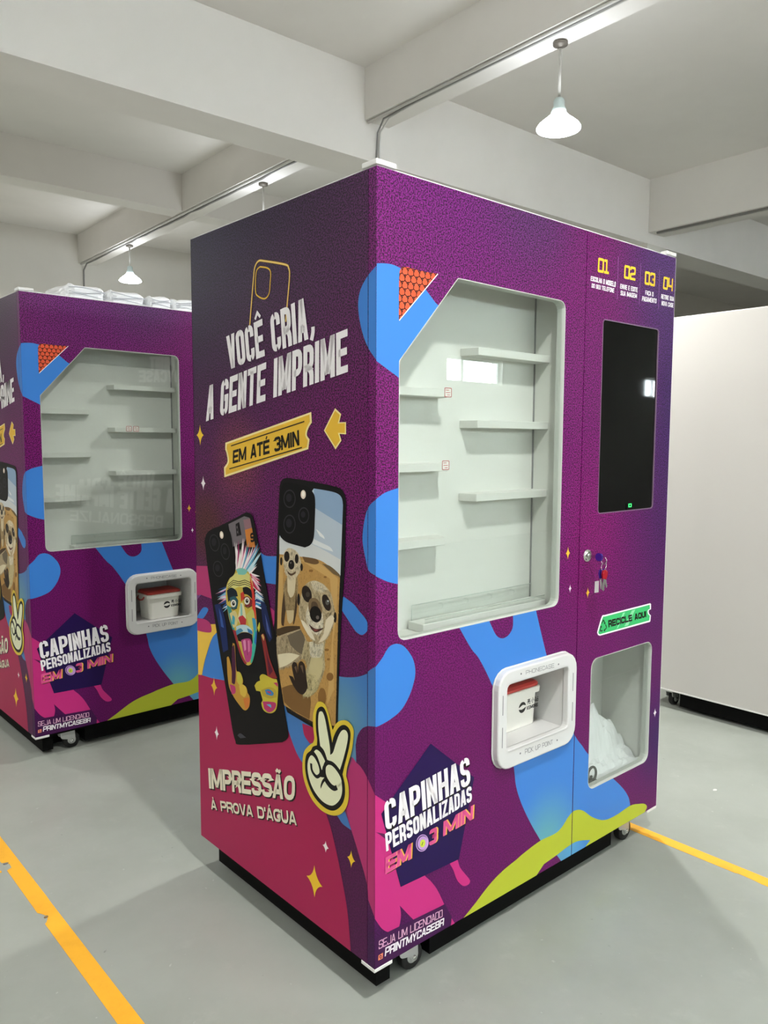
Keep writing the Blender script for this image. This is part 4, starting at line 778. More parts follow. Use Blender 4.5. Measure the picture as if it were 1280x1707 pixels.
('302f34',[(6451,9423),(6452,9299),(6518,9196),(6631,9141),(6763,9149),(6878,9218),(6944,9331),(6943,9457),(6876,9561),(6761,9615),(6629,9605),(6516,9535)]),
('0b0a0c',[(6484,9417),(6484,9309),(6540,9218),(6639,9170),(6754,9177),(6853,9238),(6911,9338),(6911,9448),(6853,9539),(6753,9586),(6638,9577),(6540,9516)]),
('222127',[(6629,9410),(6644,9354),(6681,9309),(6731,9289),(6781,9298),(6816,9335),(6828,9389),(6813,9446),(6775,9491),(6725,9511),(6676,9501),(6640,9464)]),
('e8d6c4',[(6782,9863),(6787,9807),(6820,9762),(6871,9739),(6928,9746),(6975,9780),(6998,9832),(6993,9889),(6960,9935),(6908,9957),(6852,9950),(6805,9916)]),
('fff6ea',[(6822,9866),(6826,9831),(6846,9803),(6878,9790),(6913,9794),(6942,9815),(6957,9847),(6953,9882),(6933,9910),(6901,9923),(6866,9919),(6837,9898)]),
]

def islands(polys):
    par = list(range(len(polys))); seen = {}
    def find(i):
        while par[i] != i: i = par[i]
        return i
    for i, p in enumerate(polys):
        for q in p:
            k = (round(q[0]*2e4), round(q[1]*2e4))
            if k in seen: par[find(i)] = find(seen[k])
            else: seen[k] = i
    out = {}
    for i, p in enumerate(polys): out.setdefault(find(i), []).append(p)
    return list(out.values())
# ------------------------------------------------------------------ the vending machine
W, D, H = 1.294, .8523, 1.86
Z0, Z1 = ZB, ZB+H
SEAM, GAP, DT = .7945, .0016, .0265
WIN = round_poly([(.0695,.79+ZB),(.698,.79+ZB),(.698,1.651+ZB),(.2615,1.655+ZB),(.0695,1.444+ZB)], [.028,.028,.028,.006,.006])
BIN = rrect(.8735, 1.2265, .18+ZB, .5965+ZB, .03)
SCR = rrect(.885, 1.2025, 1.0445+ZB, 1.6225+ZB, .012, 3)
PORT_HOLE = rrect(.452, .728, .425+ZB, .608+ZB, .014, 3)
DOOR_PORT = rrect(.446, .734, .419+ZB, .614+ZB, .002, 2)
PORT_OUT = rrect(.415, .769, .373+ZB, .6475+ZB, .05)
def offset_poly(poly, d):
    n = len(poly); out = []
    for i in range(n):
        a, p, b = Vector(poly[i-1]), Vector(poly[i]), Vector(poly[(i+1)%n])
        e1 = (p-a); e2 = (b-p)
        if e1.length < 1e-7 or e2.length < 1e-7: out.append(tuple(p)); continue
        e1.normalize(); e2.normalize(); n1 = Vector((e1.y,-e1.x)); n2 = Vector((e2.y,-e2.x)); m = (n1+n2).normalized(); out.append(tuple(p+m*d/max(.4,m.dot(n1))))
    return out
def build_machine():
    root = empty('vending_machine')
    # body: white steel carcass with an open front
    b = MB(); b.box(.002,W,DT+.001,D-.002,Z0,Z0+.06); b.box(.002,W,DT+.001,D-.002,Z1-.05,Z1); b.box(.002,.02,DT+.001,D-.002,Z0+.06,Z1-.05)
    b.box(W-.02,W,DT+.001,D-.002,Z0+.06,Z1-.05); b.box(.02,W-.02,D-.02,D-.002,Z0+.06,Z1-.05)
    body = b.obj('carcass', M_WHITE, root)
    b = MB(); b.box(0,.0019,.028,D,Z0,Z1); side = b.obj('side_panel', M_SIDE, root)
    b = MB(); b.box(0,W,D-.0019,D,Z0,Z1); back = b.obj('back_panel', M_BACK, root)
    # roof lip and base plate with an added shade block
    b = MB(); b.box(.004,W-.002,.004,D-.004,Z1,Z1+.004); b.obj('roof_sheet', M_WHITE, root)
    b = MB(); i0 = .04; dp = .105      # added black block imitating deep shade under the body, with a pocket for each caster
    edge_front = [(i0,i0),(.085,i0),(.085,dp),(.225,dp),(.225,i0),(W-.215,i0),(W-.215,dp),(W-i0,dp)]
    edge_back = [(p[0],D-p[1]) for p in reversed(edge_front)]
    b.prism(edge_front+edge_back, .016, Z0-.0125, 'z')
    b.box(.012,W-.012,.012,D-.012,Z0-.0122,Z0); b.obj('base_shade_block', M_BLACK, root)
    for (x,y,sx,sy) in ((0,0,1,1),(W,0,-1,1),(0,D,1,-1),(W,D,-1,-1)):
        for z0,z1 in ((Z1+.0041,Z1+.016),(Z0-.010,Z0)):
            if y > 0: continue
            b = MB(); k = sx*.058; kk = sy*.05; a = sx*.022; c = sy*.022; o = -.0015
            X = lambda t: x+t; Y = lambda t: y+t
            b.prism([(x-sx*.001,y-sy*.001),(x+k,y-sy*.001),(x+k,y+c),(x+a,y+c),(x+a,y+kk),(x-sx*.001,y+kk)], z0, z1, 'z')
            b.obj('corner_bracket', M_WHITE, root, .0015, 1)
    # display door (left) and service door (right), each with its openings
    b = MB(); b.ring([(0,Z0),(SEAM-GAP,Z0),(SEAM-GAP,Z1),(0,Z1)], [WIN, DOOR_PORT], 0, DT); door = b.obj('display_door', M_FRONT, root)
    b = MB(); b.ring([(SEAM+GAP,Z0),(W,Z0),(W,Z1),(SEAM+GAP,Z1)], [SCR, BIN], 0, DT); sdoor = b.obj('service_door', M_FRONT, root)
    b = MB(); b.box(W,W+.0015,.0,DT,Z0,Z1); b.obj('edge_strip', M_WHITE, sdoor)
    def ringtrim(poly, par, d0=.0007, d1=-.0010):
        b = MB(); b.ring(offset_poly(poly,d0), [offset_poly(poly,d1)], -.0008, DT+.0004); return b.obj('window_gasket', M_TRIMM, par)
    WINc, BINc, SCRc = WIN, BIN, SCR
    ringtrim(WIN, door); ringtrim(BIN, sdoor); 
    b = MB(); b.prism(offset_poly(WIN,-.003), .008, .012); b.obj('glass_pane', M_GLASS, door)
    b = MB(); b.prism(offset_poly(BIN,-.003), .008, .012); b.obj('glass_pane', M_GLASS, sdoor)
    # printed vinyl: blobs, lettering, stars
    holes = [WIN, BIN, DOOR_PORT, SCR]
    groups = {}
    for a in ART:
        kind, f, name, col, lay = a[:5]; off = LAY*lay+.0002
        if name == 'port_lettering': continue
        if kind == 'poly': polys = tess(spline(a[5]))
        elif kind == 'line':
            pts = [(p[0]/1e4, p[1]/1e4+ZB) for p in a[5]]; polys = ribbon(open_spline(pts), a[6])
        elif kind == 'star':
            p = (a[5][0][0]/1e4, a[5][0][1]/1e4+ZB); pts = []; n = 5
            tips = [(a[6],0),(0,a[7]),(-a[6],0),(0,-a[7])]
            for i in range(4):
                t0, t1 = tips[i], tips[(i+1)%4]; pts.append((p[0]+t0[0],p[1]+t0[1]))
                for k in range(1,n):
                    t = k/n; cxx, cyy = (t0[0]+t1[0])*.19, (t0[1]+t1[1])*.19
                    pts.append((p[0]+t0[0]*(1-t)**2+cxx*2*t*(1-t)+t1[0]*t*t, p[1]+t0[1]*(1-t)**2+cyy*2*t*(1-t)+t1[1]*t*t))
            polys = tess(pts)
        else: polys = text_polys([(p[0]/1e4,p[1]/1e4+ZB) for p in a[5]], a[6], a[7])
        if f == 'F':
            regs = [(0,SEAM-GAP,door),(SEAM+GAP,W,sdoor)]
            if lay <= 3:
                for h in holes: polys = cut_convex(polys, h)
        elif f == 'S': regs = [(.0283,D,side),(0,DT,door)]
        else: regs = [(0,W,back)]
        for u0,u1,par in regs:
            ps = clip_rect(polys, u0, u1, Z0, Z1)
            if not ps: continue
            for part in (islands(ps) if name == 'printed_blob' else [ps]): flat(name, f, part, off, pmat(col), par)
    # black pattern on the orange triangle
    tri = spline([a for a in ART if a[2] == 'printed_triangle'][0][5]); tt = tess(tri); ps = []
    us = [p[0] for p in tri]; vs = [p[1] for p in tri]
    sz = .0135
    for j in range(-2,16):
        for i in range(-2,12):
            c = (min(us)+i*sz*1.35+(j%2)*sz*.67, max(vs)-j*sz*1.15)
            for k in range(3):
                a = math.radians(90+120*k); e = (c[0]+math.cos(a)*sz*.62, c[1]+math.sin(a)*sz*.62); e2 = (e[0]+math.cos(a+1.05)*sz*.35, e[1]+math.sin(a+1.05)*sz*.35)
                for q in ribbon([c,e,e2], .0021): ps.append(q)
    cl = []
    for t in tt:
        cur = ps; ar = (t[1][0]-t[0][0])*(t[2][1]-t[0][1])-(t[2][0]-t[0][0])*(t[1][1]-t[0][1])
        t = t if ar > 0 else t[::-1]
        for i in range(3):
            a, b_ = t[i], t[(i+1)%3]; n = (b_[1]-a[1], -(b_[0]-a[0])); d = n[0]*a[0]+n[1]*a[1]
            cur = [q for q in (halfplane(p, n, d)[0] for p in cur) if q]
        cl += cur
    flat('triangle_pattern', 'F', cl, LAY*3+.0002, pmat('ink'), door)
    # the two printed phone pictures
    for nm, pic, lay in (('printed_animal_picture', PIC_ANIMALS, 6), ('printed_face_picture', PIC_FACE, 9)):
        b = MB(); off = LAY*lay; rr = random.Random(3)
        for k, e in enumerate(pic):
            off += .000006
            if e[0] == 'text': ps = text_polys([(p[0]/1e4,p[1]/1e4+ZB) for p in e[2]], e[3], e[4]); c = e[1]
            elif e[0] == 'line': ps = ribbon(spline([(p[0],p[1]) for p in e[2]] if False else [tuple(p[:2])+(1,) for p in e[2]]), e[3]); c = e[1]
            else: ps = tess(spline(e[1], 4)); c = e[0]
            for p in ps: b.add([on_face('S', q, off) for q in p], [tuple(range(len(p)))], 0, lin(c))
            if nm == 'printed_animal_picture' and e[0] in ('c8b48e','e0d2b4','ece0c6','b9a684','bfae86','cfc08f','d8c8a8','a88f66','b98f51','e3d9bd'):
                poly = spline(e[1], 3); tr = tess(poly); base = lin(e[0])     # short fur and sand flecks printed in varied tones
                off += .000006
                for t in tr:
                    ar = abs((t[1][0]-t[0][0])*(t[2][1]-t[0][1])-(t[2][0]-t[0][0])*(t[1][1]-t[0][1]))/2
                    for _ in range(int(ar*(1.6e5 if e[0] != 'b98f51' else 2.2e4)+rr.random())):
                        r1, r2_ = rr.random()**.5, rr.random(); q = tuple(t[0][c]*(1-r1)+t[1][c]*r1*(1-r2_)+t[2][c]*r1*r2_ for c in (0,1))
                        an = rr.uniform(-2.2,-.9); ln = rr.uniform(.004,.009); wv = .0009; f = rr.uniform(.45,1.35); col = tuple(min(1,x*f) for x in base[:3])+(1,)
                        e2 = (q[0]+math.cos(an)*ln, q[1]+math.sin(an)*ln)
                        b.add([on_face('S', z, off) for z in ((q[0]-wv,q[1]),(q[0]+wv,q[1]),e2)], [(0,1,2)], 0, col)
        b.obj(nm, M_PIC, side, recalc=False)
    # display case behind the window
    x0,x1,y0,y1,z0,z1 = .03,.72,DT+.0005,.12,.775+ZB,1.69+ZB
    b = MB(); t = .004
    b.box(x0-t,x1+t,y1,y1+t,z0-t,z1+t); b.box(x0-t,x0,y0,y1,z0,z1); b.box(x1,x1+t,y0,y1,z0,z1); b.box(x0-t,x1+t,y0,y1,z0-t,z0); b.box(x0-t,x1+t,y0,y1,z1,z1+t)
    case = b.obj('display_case', M_INNER, root)
    b = MB(); b.box(x1-.004,x1,y1-.003,y1,z0,z1); b.obj('corner_joint', M_SLOT, case)
    shelves = []
    for xa,xb,zt in ((.40,.7195,1.5085),(.40,.7195,1.3175),(.40,.7195,1.121),(.0305,.318,1.3935),(.0305,.322,1.2055),(.0305,.316,1.0145)):
        b = MB(); zt += ZB
        if xa > .3: out = [(xa,.1198),(xb,.1198),(xb,.065),(xa+.012,.065)]
        else: out = [(xa,.1198),(xb,.1198),(xb-.022,.065),(xa,.065)]
        b.prism(out, zt-.021, zt, 'z'); shelves.append(b.obj('shelf', M_INNER, root, .0012, 1))
    # acrylic tray in the bottom of the case
    zt = .785+ZB
    b = MB(); b.box(.21,.715,.058,.114,zt-.0095,zt+.012); b.obj('tray_base', M_INNER, root, .001, 1)
    b = MB(); b.box(.22,.715,.110,.113,zt+.012,zt+.052); b.box(.22,.715,.060,.063,zt+.012,zt+.024)
    tray = b.obj('acrylic_tray', M_ACRYL, root)
    b = MB()
    for (a0,a1) in (((.22,.1115,zt+.052),(.715,.1115,zt+.052)),((.22,.1115,zt+.012),(.22,.1115,zt+.052)),((.22,.0615,zt+.024),(.715,.0615,zt+.024)),((.22,.0615,zt+.012),(.715,.0615,zt+.012))): b.tube([a0,a1], .0011, 5)
    b.obj('polished_edge', mat('acrylic_edge','c9d2cc',.2), tray)
    for k in range(4):
        xx = .318+k*.0985; b = MB(); b.tube([(xx,.110,zt+.045),(xx,.1,zt+.047),(xx,.094,zt+.042),(xx,.097,zt+.036)], .0016, 5); b.obj('tray_hook', M_ACRYL, tray)
    # pick-up port
    port = MB(); port.ring(PORT_OUT, [PORT_HOLE], -.022, 0); pf = port.obj('pickup_frame', M_PORT, root, .005, 3)
    b = MB(); b.ring(offset_poly(PORT_OUT,.0035), [offset_poly(PORT_OUT,-.004)], -.004, 0); b.obj('frame_flange', M_PORT, pf, .0015, 1)
    for xx in (.432,.749):
        for za,zb in ((.44,.497),(.53,.585)):
            b = MB(); b.prism(rrect(xx-.0014,xx+.0014,za+ZB,zb+ZB,.0013,3), -.0224, -.0215); b.obj('slot', M_SLOT, pf)
    for a in ART:
        if a[2] == 'port_lettering':
            flat('lettering', 'F', text_polys([(p[0]/1e4,p[1]/1e4+ZB) for p in a[5]], a[6], a[7]), .0223, pmat('grey'), pf)
            q = [(p[0]/1e4,p[1]/1e4+ZB) for p in a[5]]
            for e in (-.045,.045):
                c = quadmap(q, .5+(.5+.16)*(1 if e > 0 else -1), .5); flat('lettering_dot', 'F', [[(c[0]+.003*math.cos(i),c[1]+.003*math.sin(i)) for i in (0,1.05,2.1,3.14,4.19,5.24)]], .0223, pmat('grey'), pf)
    px0,px1,pz0,pz1 = .4485,.7315,.4215+ZB,.6115+ZB; t = .0014
    b = MB(); b.box(px0-t,px1+t,.24,.24+t,pz0-t,pz1+t); b.box(px0-t,px0,.001,.24,pz0,pz1); b.box(px1,px1+t,.001,.24,pz0,pz1); b.box(px0-t,px1+t,.001,.24,pz0-t,pz0); b.box(px0-t,px1+t,.001,.24,pz1,pz1+t)
    b.obj('pickup_pocket', M_PORT, root)
    # touch screen
    b = MB(); b.prism(offset_poly(SCR,-.0015), .003, .012); ts = b.obj('touch_screen', M_SCREEN, root)
    b = MB(); b.ring(offset_poly(SCR,.0008), [offset_poly(SCR,-.0018)], -.0006, .008); b.obj('screen_bezel', mat('bezel','7a6478',.35), ts)
    sx, sz = 1.066, 1.055+ZB
    b = MB(); b.prism(rrect(sx-.019,sx+.019,sz-.007,sz+.013,.002,2), .0015, .003); b.obj('sensor_window', M_BLACK, ts)
    b = MB(); b.prism(rrect(sx-.009,sx+.009,sz+.0,sz+.0115,.001,2), .0008, .0016); b.obj('indicator_light', mat('green_led','2ec45a',.4,emit='38e070',estr=1.0), ts)
    b = MB(); b.box(sx-.004,sx+.004,sz+.003,sz+.0085,.0002,.0002) if False else b.prism([(sx-.004,sz+.003),(sx+.004,sz+.003),(sx+.004,sz+.0085),(sx-.004,sz+.0085)], .0004, .0009); b.obj('indicator_icon', M_BLACK, ts)
    # recycling compartment behind the lower window
    b = MB(); x0,x1,y0,y1,z0,z1 = .845,1.256,DT+.0005,.205,.155+ZB,.66+ZB; t = .004
    b.box(x0-t,x1+t,y1,y1+t,z0-t,z1+t); b.box(x0-t,x0,y0,y1,z0,z1); b.box(x1,x1+t,y0,y1,z0,z1); b.box(x0-t,x1+t,y0,y1,z0-t,z0); b.box(x0-t,x1+t,y0,y1,z1,z1+t)
    rc = b.obj('recycling_compartment', M_INNER, root)
    b = MB(); b.prism([(y0,.600),(y1,.505),(y1,.509),(y0,.604)], x1-.004, x1, 'x'); b.obj('panel_seam', M_WHITE, rc)
    # lock
    b = MB(); b.lathe([(.0,-.006),(.010,-.0065),(.0165,-.005),(.0195,-.001),(.0195,0)], (.836,0,.922+ZB), 24, 'y'); lk = b.obj('lock_escutcheon', M_CHROME, root)
    b = MB(); b.lathe([(.006,-.0075),(.0068,-.0065),(.0068,-.005)], (.836,0,.922+ZB), 16, 'y'); b.obj('lock_cylinder', M_ZINC, lk)
    # casters
    for cx_, cy_ in ((.145,.056),(W-.145,.056),(.145,D-.056),(W-.145,D-.056)):
        cs = empty('caster', (0,0,0)); cs.parent = root
        b = MB(); b.lathe([(.012,-.012),(.034,-.012),(.036,-.008),(.036,.008),(.034,.012),(.012,.012)], (cx_+.022,cy_,.036), 24, 'y'); wh = b.obj('wheel', M_RUBBER, cs)
        b = MB(); b.lathe([(.004,-.0135),(.018,-.0135),(.018,.0135),(.004,.0135)], (cx_+.022,cy_,.036), 16, 'y'); b.obj('wheel_hub', M_ZINC, wh)
        b = MB()
        for s in (-1,1):
            prof = round_poly([(cx_-.03,.079),(cx_+.034,.079),(cx_+.036,.04),(cx_+.031,.024),(cx_+.016,.026),(cx_+.006,.044),(cx_-.026,.052)], [.004,.004,.01,.008,.008,.015,.015], 4)
            b.prism(prof, cy_+s*.0175-.0015, cy_+s*.0175+.0015)
        b.box(cx_-.032,cx_+.034,cy_-.019,cy_+.019,.077,.081); b.lathe([(.02,.081),(.02,.0855)], (cx_,cy_,0), 18); b.box(cx_-.042,cx_+.042,cy_-.034,cy_+.034,.0850,.0874)
        b.obj('caster_bracket', M_ZINC, cs)
        b = MB(); b.lathe([(.0055,-.0235),(.0055,.0235)], (cx_+.022,cy_,.036), 10, 'y'); b.obj('axle_bolt', M_CHROME, cs)
    return root, shelves
def sticker(shelf_x, zt, parent):
    b = MB(); zc = zt+ZB
    b.prism(rrect(shelf_x-.013,shelf_x+.013,zc-.012,zc+.012,.003,3), .0645, .0649); st = b.obj('price_label', mat('label_white','f0eeea',.5), parent)
    b = MB(); b.ring(rrect(shelf_x-.013,shelf_x+.013,zc-.012,zc+.012,.003,3), [rrect(shelf_x-.0113,shelf_x+.0113,zc-.0103,zc+.0103,.0022,3)], .0642, .0645)
    for k, (a, e) in enumerate(((-.008,.003),(-.008,.008),(-.003,.007))): b.box(shelf_x+a, shelf_x+e, .0642, .0645, zc+.005-k*.006, zc+.0065-k*.006)
    b.obj('label_print', pmat('redink'), st)

# ------------------------------------------------------------------ the setting
OX, OY, RA = 2.022, 2.454, -.0264           # the building's frame lines are turned a little against the machines
RM = Matrix.Translation((OX,OY,0)) @ Matrix.Rotation(RA,4,'Z')
def rp(a, b_, z): return tuple(RM @ Vector((a,b_,z)))
AX0, AX1, BY0, BY1, ZC = -8, 10.5, -8.2, 5.07, 3.605
def struct(name, mb, m, room=True, parent=None):
    if room: mb.xf(RM)
    o = mb.obj(name, m, parent); o['kind'] = 'structure'; return o
b = MB(); b.box(AX0,AX1,BY0,BY1,-.1,0); struct('floor', b, M_FLOOR)
b = MB(); b.box(AX0,AX1,BY0,BY1,ZC,ZC+.12); struct('ceiling', b, M_CEIL)
b = MB(); b.box(AX0,AX1,BY1,BY1+.2,0,ZC); struct('wall_back', b, M_WALL)
b = MB(); b.box(AX0-.2,AX0,BY0,BY1,0,ZC); struct('wall_left', b, M_WALL)
b = MB(); b.box(AX1,AX1+.2,BY0,BY1,0,ZC); struct('wall_right', b, M_WALL)
# front wall with a row of high windows (behind the camera; they light the room and show in the glass)
wins = [(-6.6,-5.2),(-4.4,-3.0),(-2.2,-.8),(-.2,1.2),(2.05,3.5),(4.5,5.65),(9.6,10.45)]
b = MB(); b.ring([(AX0,0),(AX1,0),(AX1,ZC),(AX0,ZC)], [[(a,2.14),(c,2.14),(c,2.48),(a,2.48)] for a,c in wins], BY0-.2, BY0); struct('wall_front', b, M_WALL)
M_WF = mat('window_frame_white','d9dad8',.4)
for i,(a,c) in enumerate(wins):
    b = MB(); b.ring([(a,2.14),(c,2.14),(c,2.48),(a,2.48)], [[(a+.03,2.17),(a+.34,2.17),(a+.34,2.45),(a+.03,2.45)],[(a+.39,2.17),(c-.03,2.17),(c-.03,2.45),(a+.39,2.45)]], BY0-.12, BY0-.06)
    w = struct('window_%d'%(i+1), b, M_WF)
    for q0,q1 in ((a+.03,a+.34),(a+.39,c-.03)):
        b = MB(); b.box(q0,q1,BY0-.095,BY0-.09,2.17,2.45); b.xf(RM); b.obj('window_pane', M_GLASS, w)
# concrete beams: one long beam carries the cables; the girder behind the machine is deeper
tn = [0]
def trim(mb, m=None): tn[0] += 1; return struct('trim_%d'%tn[0], mb, m or M_CEIL)
b = MB(); b.box(0,.19,BY0,-.001,3.30,ZC); trim(b)
b = MB(); b.box(0,.19,.301,BY1,3.30,ZC); trim(b)
b = MB(); b.box(AX0,AX1,0,.30,3.07,ZC); trim(b)
b = MB(); b.box(AX0,-.001,2.494,2.70,3.30,ZC); b.box(.191,AX1,2.494,2.70,3.30,ZC); trim(b)
b = MB(); b.box(3.13,3.38,BY0,-.001,3.165,ZC); trim(b)
b = MB(); b.box(3.13,3.38,.301,BY1,3.165,ZC); trim(b)
b = MB(); b.box(AX0,-.001,-4.2,-4.0,3.30,ZC); b.box(.191,3.129,-4.2,-4.0,3.30,ZC); b.box(3.381,AX1,-4.2,-4.0,3.3,ZC); trim(b)
b = MB(); b.box(3.11,3.41,-.005,.305,0,3.07); trim(b, M_WALL)
# yellow floor lines
def line_strip(pts): 
    b = MB(); b.prism(pts, .0001, .0011, 'z'); return b
left = [(-.487,-2.6),(-.437,-2.6),(-.437,.30),(-.4365,.95),(-.4355,1.0),(-.435,3.4),(-.484,3.4),(-.4835,1.30),(-.4825,1.285),(-.475,1.278),(-.4645,1.262),(-.466,1.235),(-.4825,1.225),(-.484,.93),(-.4775,.92),(-.471,.905),(-.4695,.885),(-.4785,.868),(-.4848,.862)]
tl = line_strip(left); tn[0] += 1; o = tl.obj('trim_%d'%tn[0], M_YEL); o['kind'] = 'structure'
right = [(1.252,-3),(1.298,-3),(1.297,-.62),(1.294,-.6),(1.291,-.575),(1.2965,-.55),(1.294,.05),(1.293,1.6),(1.245,1.6),(1.248,-.1),(1.250,-.30),(1.254,-.31),(1.2525,-.36),(1.249,-.38)]
tl = line_strip(right); tn[0] += 1; o = tl.obj('trim_%d'%tn[0], M_YEL); o['kind'] = 'structure'

# ------------------------------------------------------------------ things
m1, sh1 = build_machine()
m2 = copy_tree(m1); m2.location = (-.131,2.056,0); m2.rotation_euler = (0,0,.0118)
tag(m1, 'tall purple vending machine in the foreground with keys in its lock', 'vending machine', 'printed vending machines')
tag(m2, 'purple vending machine behind at left, wrapped packs on its roof', 'vending machine', 'printed vending machines')
sh2 = [c for c in m2.children if c.name.startswith('shelf')]
sticker(.298, 1.385, sh1[3]); sticker(.292, 1.200, sh1[4])
for xx in (.478,.512): sticker(xx, 1.3125, [s for s in sh2 if abs(max(v.co.z for v in s.data.vertices)-(1.3175+ZB)) < .001][0])

# plain white machine at the right edge
def white_machine():
    root = empty('white_vending_machine', (2.525,-.12,0), 0, 'plain white machine cabinet standing at the right edge', 'vending machine')
    b = MB(); b.box(0,1.2,0,.86,Z0,Z1+.015); b.obj('carcass', mat('white_cabinet_paint','c6c3be',.4), root, .004, 2)
    b = MB(); b.box(-.004,.02,-.001,.861,Z0-.006,Z0); b.obj('bottom_lip', M_WHITE, root)
    b = MB(); b.box(.03,1.15,.16,.70,.016,Z0-.0151); b.box(.03,1.17,.03,.83,Z0-.015,Z0-.007); b.obj('base_shade_block', M_BLACK, root)  # added black block stands in for the shade beneath the cabinet
    for cx_, cy_ in ((.06,.1),(1.1,.1),(.06,.76),(1.1,.76)):
        src = [c for c in m1.children if c.name.startswith('caster')][0]; c = copy_tree(src, root)
        c.location = (cx_-.145, cy_-.056, 0)
    return root
wm = white_machine()

# storage tubs in the two pick-up ports
def tub():
    root = empty('storage_tub')
    w0,w1,d0,d1,h = .150,.166,.105,.118,.118
    def ringpts(w,d,r,z): return [(x,y,z) for x,y in rrect(-w/2,w/2,-d/2,d/2,r,3)]
    b = MB(); n = 16; lv = [(w0-.004,d0-.004,.012,0),(w0,d0,.013,.003),(w1-.006,d1-.006,.015,h-.022),(w1-.006,d1-.006,.015,h-.018),(w1+.012,d1+.012,.018,h-.018),(w1+.014,d1+.014,.018,h-.003),(w1+.01,d1+.01,.018,h),(w1-.008,d1-.008,.016,h),(w0-.012,d0-.012,.012,.006)]
    vs = [p for a in lv for p in ringpts(*a)]; fs = []
    for j in range(len(lv)-1):
        for i in range(n): fs.append((j*n+i,j*n+(i+1)%n,(j+1)*n+(i+1)%n,(j+1)*n+i))
    fs += [tuple(range(n)), tuple((len(lv)-1)*n+i for i in range(n))]
    b.add(vs, fs, 0, None, False); b.obj('tub_body', M_TUB, root)
    b = MB(); lv = [(w1-.014,d1-.014,.014,h-.010),(w1-.014,d1-.014,.014,h+.003),(w1+.004,d1+.004,.016,h+.0005),(w1+.006,d1+.006,.017,h+.008),(w1-.01,d1-.01,.014,h+.014),(w1-.04,d1-.035,.01,h+.016)]
    vs = [p for a in lv for p in ringpts(*a)]; fs = []
    for j in range(len(lv)-1):
        for i in range(n): fs.append((j*n+i,j*n+(i+1)%n,(j+1)*n+(i+1)%n,(j+1)*n+i))
    fs += [tuple(range(n)), tuple((len(lv)-1)*n+i for i in range(n))]
    b.add(vs, fs); b.obj('tub_lid', M_LID, root)
    b = MB(); b.tube([(-w1/2-.006,-.03,h-.01),(-w1/2-.014,-.028,h-.022),(-w1/2-.014,.0,h-.028),(-w1/2-.014,.028,h-.022),(-w1/2-.006,.03,h-.01)], .0035, 6); b.obj('tub_handle', M_LID, root)
    # printed mark on the front: round two-part emblem, three characters and the name below
    yf = lambda z: -(d0+(d1-.006-d0)*(z/h))/2-.0006
    b = MB()
    def put(polys):
        for p in polys: b.add([(x, yf(z), z) for x,z in p], [tuple(range(len(p)))])
    ex, ez, er = .012, .062, .0165
    def arcpoly(a0,a1,r,n=10): return [(ex+r*math.cos(math.radians(a0+(a1-a0)*i/n)), ez+r*math.sin(math.radians(a0+(a1-a0)*i/n))) for i in range(n+1)]
    put(tess(arcpoly(12,178,er)+[(ex-.006,ez+.005),(ex+.002,ez+.0075)]))
    put(tess(arcpoly(192,358,er)+[(ex+.008,ez-.004),(ex-.002,ez-.0065)]))
    def strokes(o, s, segs, w):
        for sg in segs: put(ribbon([(o[0]+x*s, o[1]+z*s) for x,z in sg], w))
    s = .0165; x = .033; z = .066; w = .0019
    strokes((x,z), s, [[(.5,1),(.5,.86)],[(.08,.84),(.92,.84)],[(.28,.73),(.72,.73),(.72,.57),(.28,.57),(.28,.73)],[(.1,.32),(.1,.47),(.9,.47),(.9,.32)],[(.36,.38),(.34,.2),(.12,.0)],[(.36,.38),(.64,.38),(.64,.06),(.94,.06),(.94,.18)]], w)
    strokes((x+s*1.12,z), s, [[(.5,1),(.5,.04),(.36,.1)],[(.26,.68),(.08,.26)],[(.74,.68),(.94,.26)]], w)
    strokes((x+s*2.24,z), s, [[(.22,1),(.22,.84)],[(.02,.78),(.44,.78)],[(.1,.66),(.16,.2)],[(.36,.66),(.3,.2)],[(.0,.1),(.46,.18)],[(.72,1),(.72,.5)],[(.72,.76),(.98,.76)],[(.54,.48),(.94,.48),(.94,.04),(.54,.04),(.54,.48)]], w)
    put(text_polys([(x,.0605),(x+s*3.2,.0605),(x+s*3.2,.0495),(x,.0495)], 'KEMORE', 'boldsq'))
    b.obj('tub_print', mat('tub_ink','1a1a1a',.5), root, recalc=False)
    return root
t1 = tub(); t1.location = (.617,.067+.056,.4220+ZB)
tag(t1, 'white storage tub with red lid inside the pick-up port, near machine', 'tub', 'storage tubs in the pick-up ports')
t2 = copy_tree(t1); t2.location = (-.131+.612,2.056+.085,.4222+ZB); t2.rotation_euler = (0,0,.0118)
tag(t2, 'white storage tub with red lid in the rear machine\'s port', 'tub', 'storage tubs in the pick-up ports')

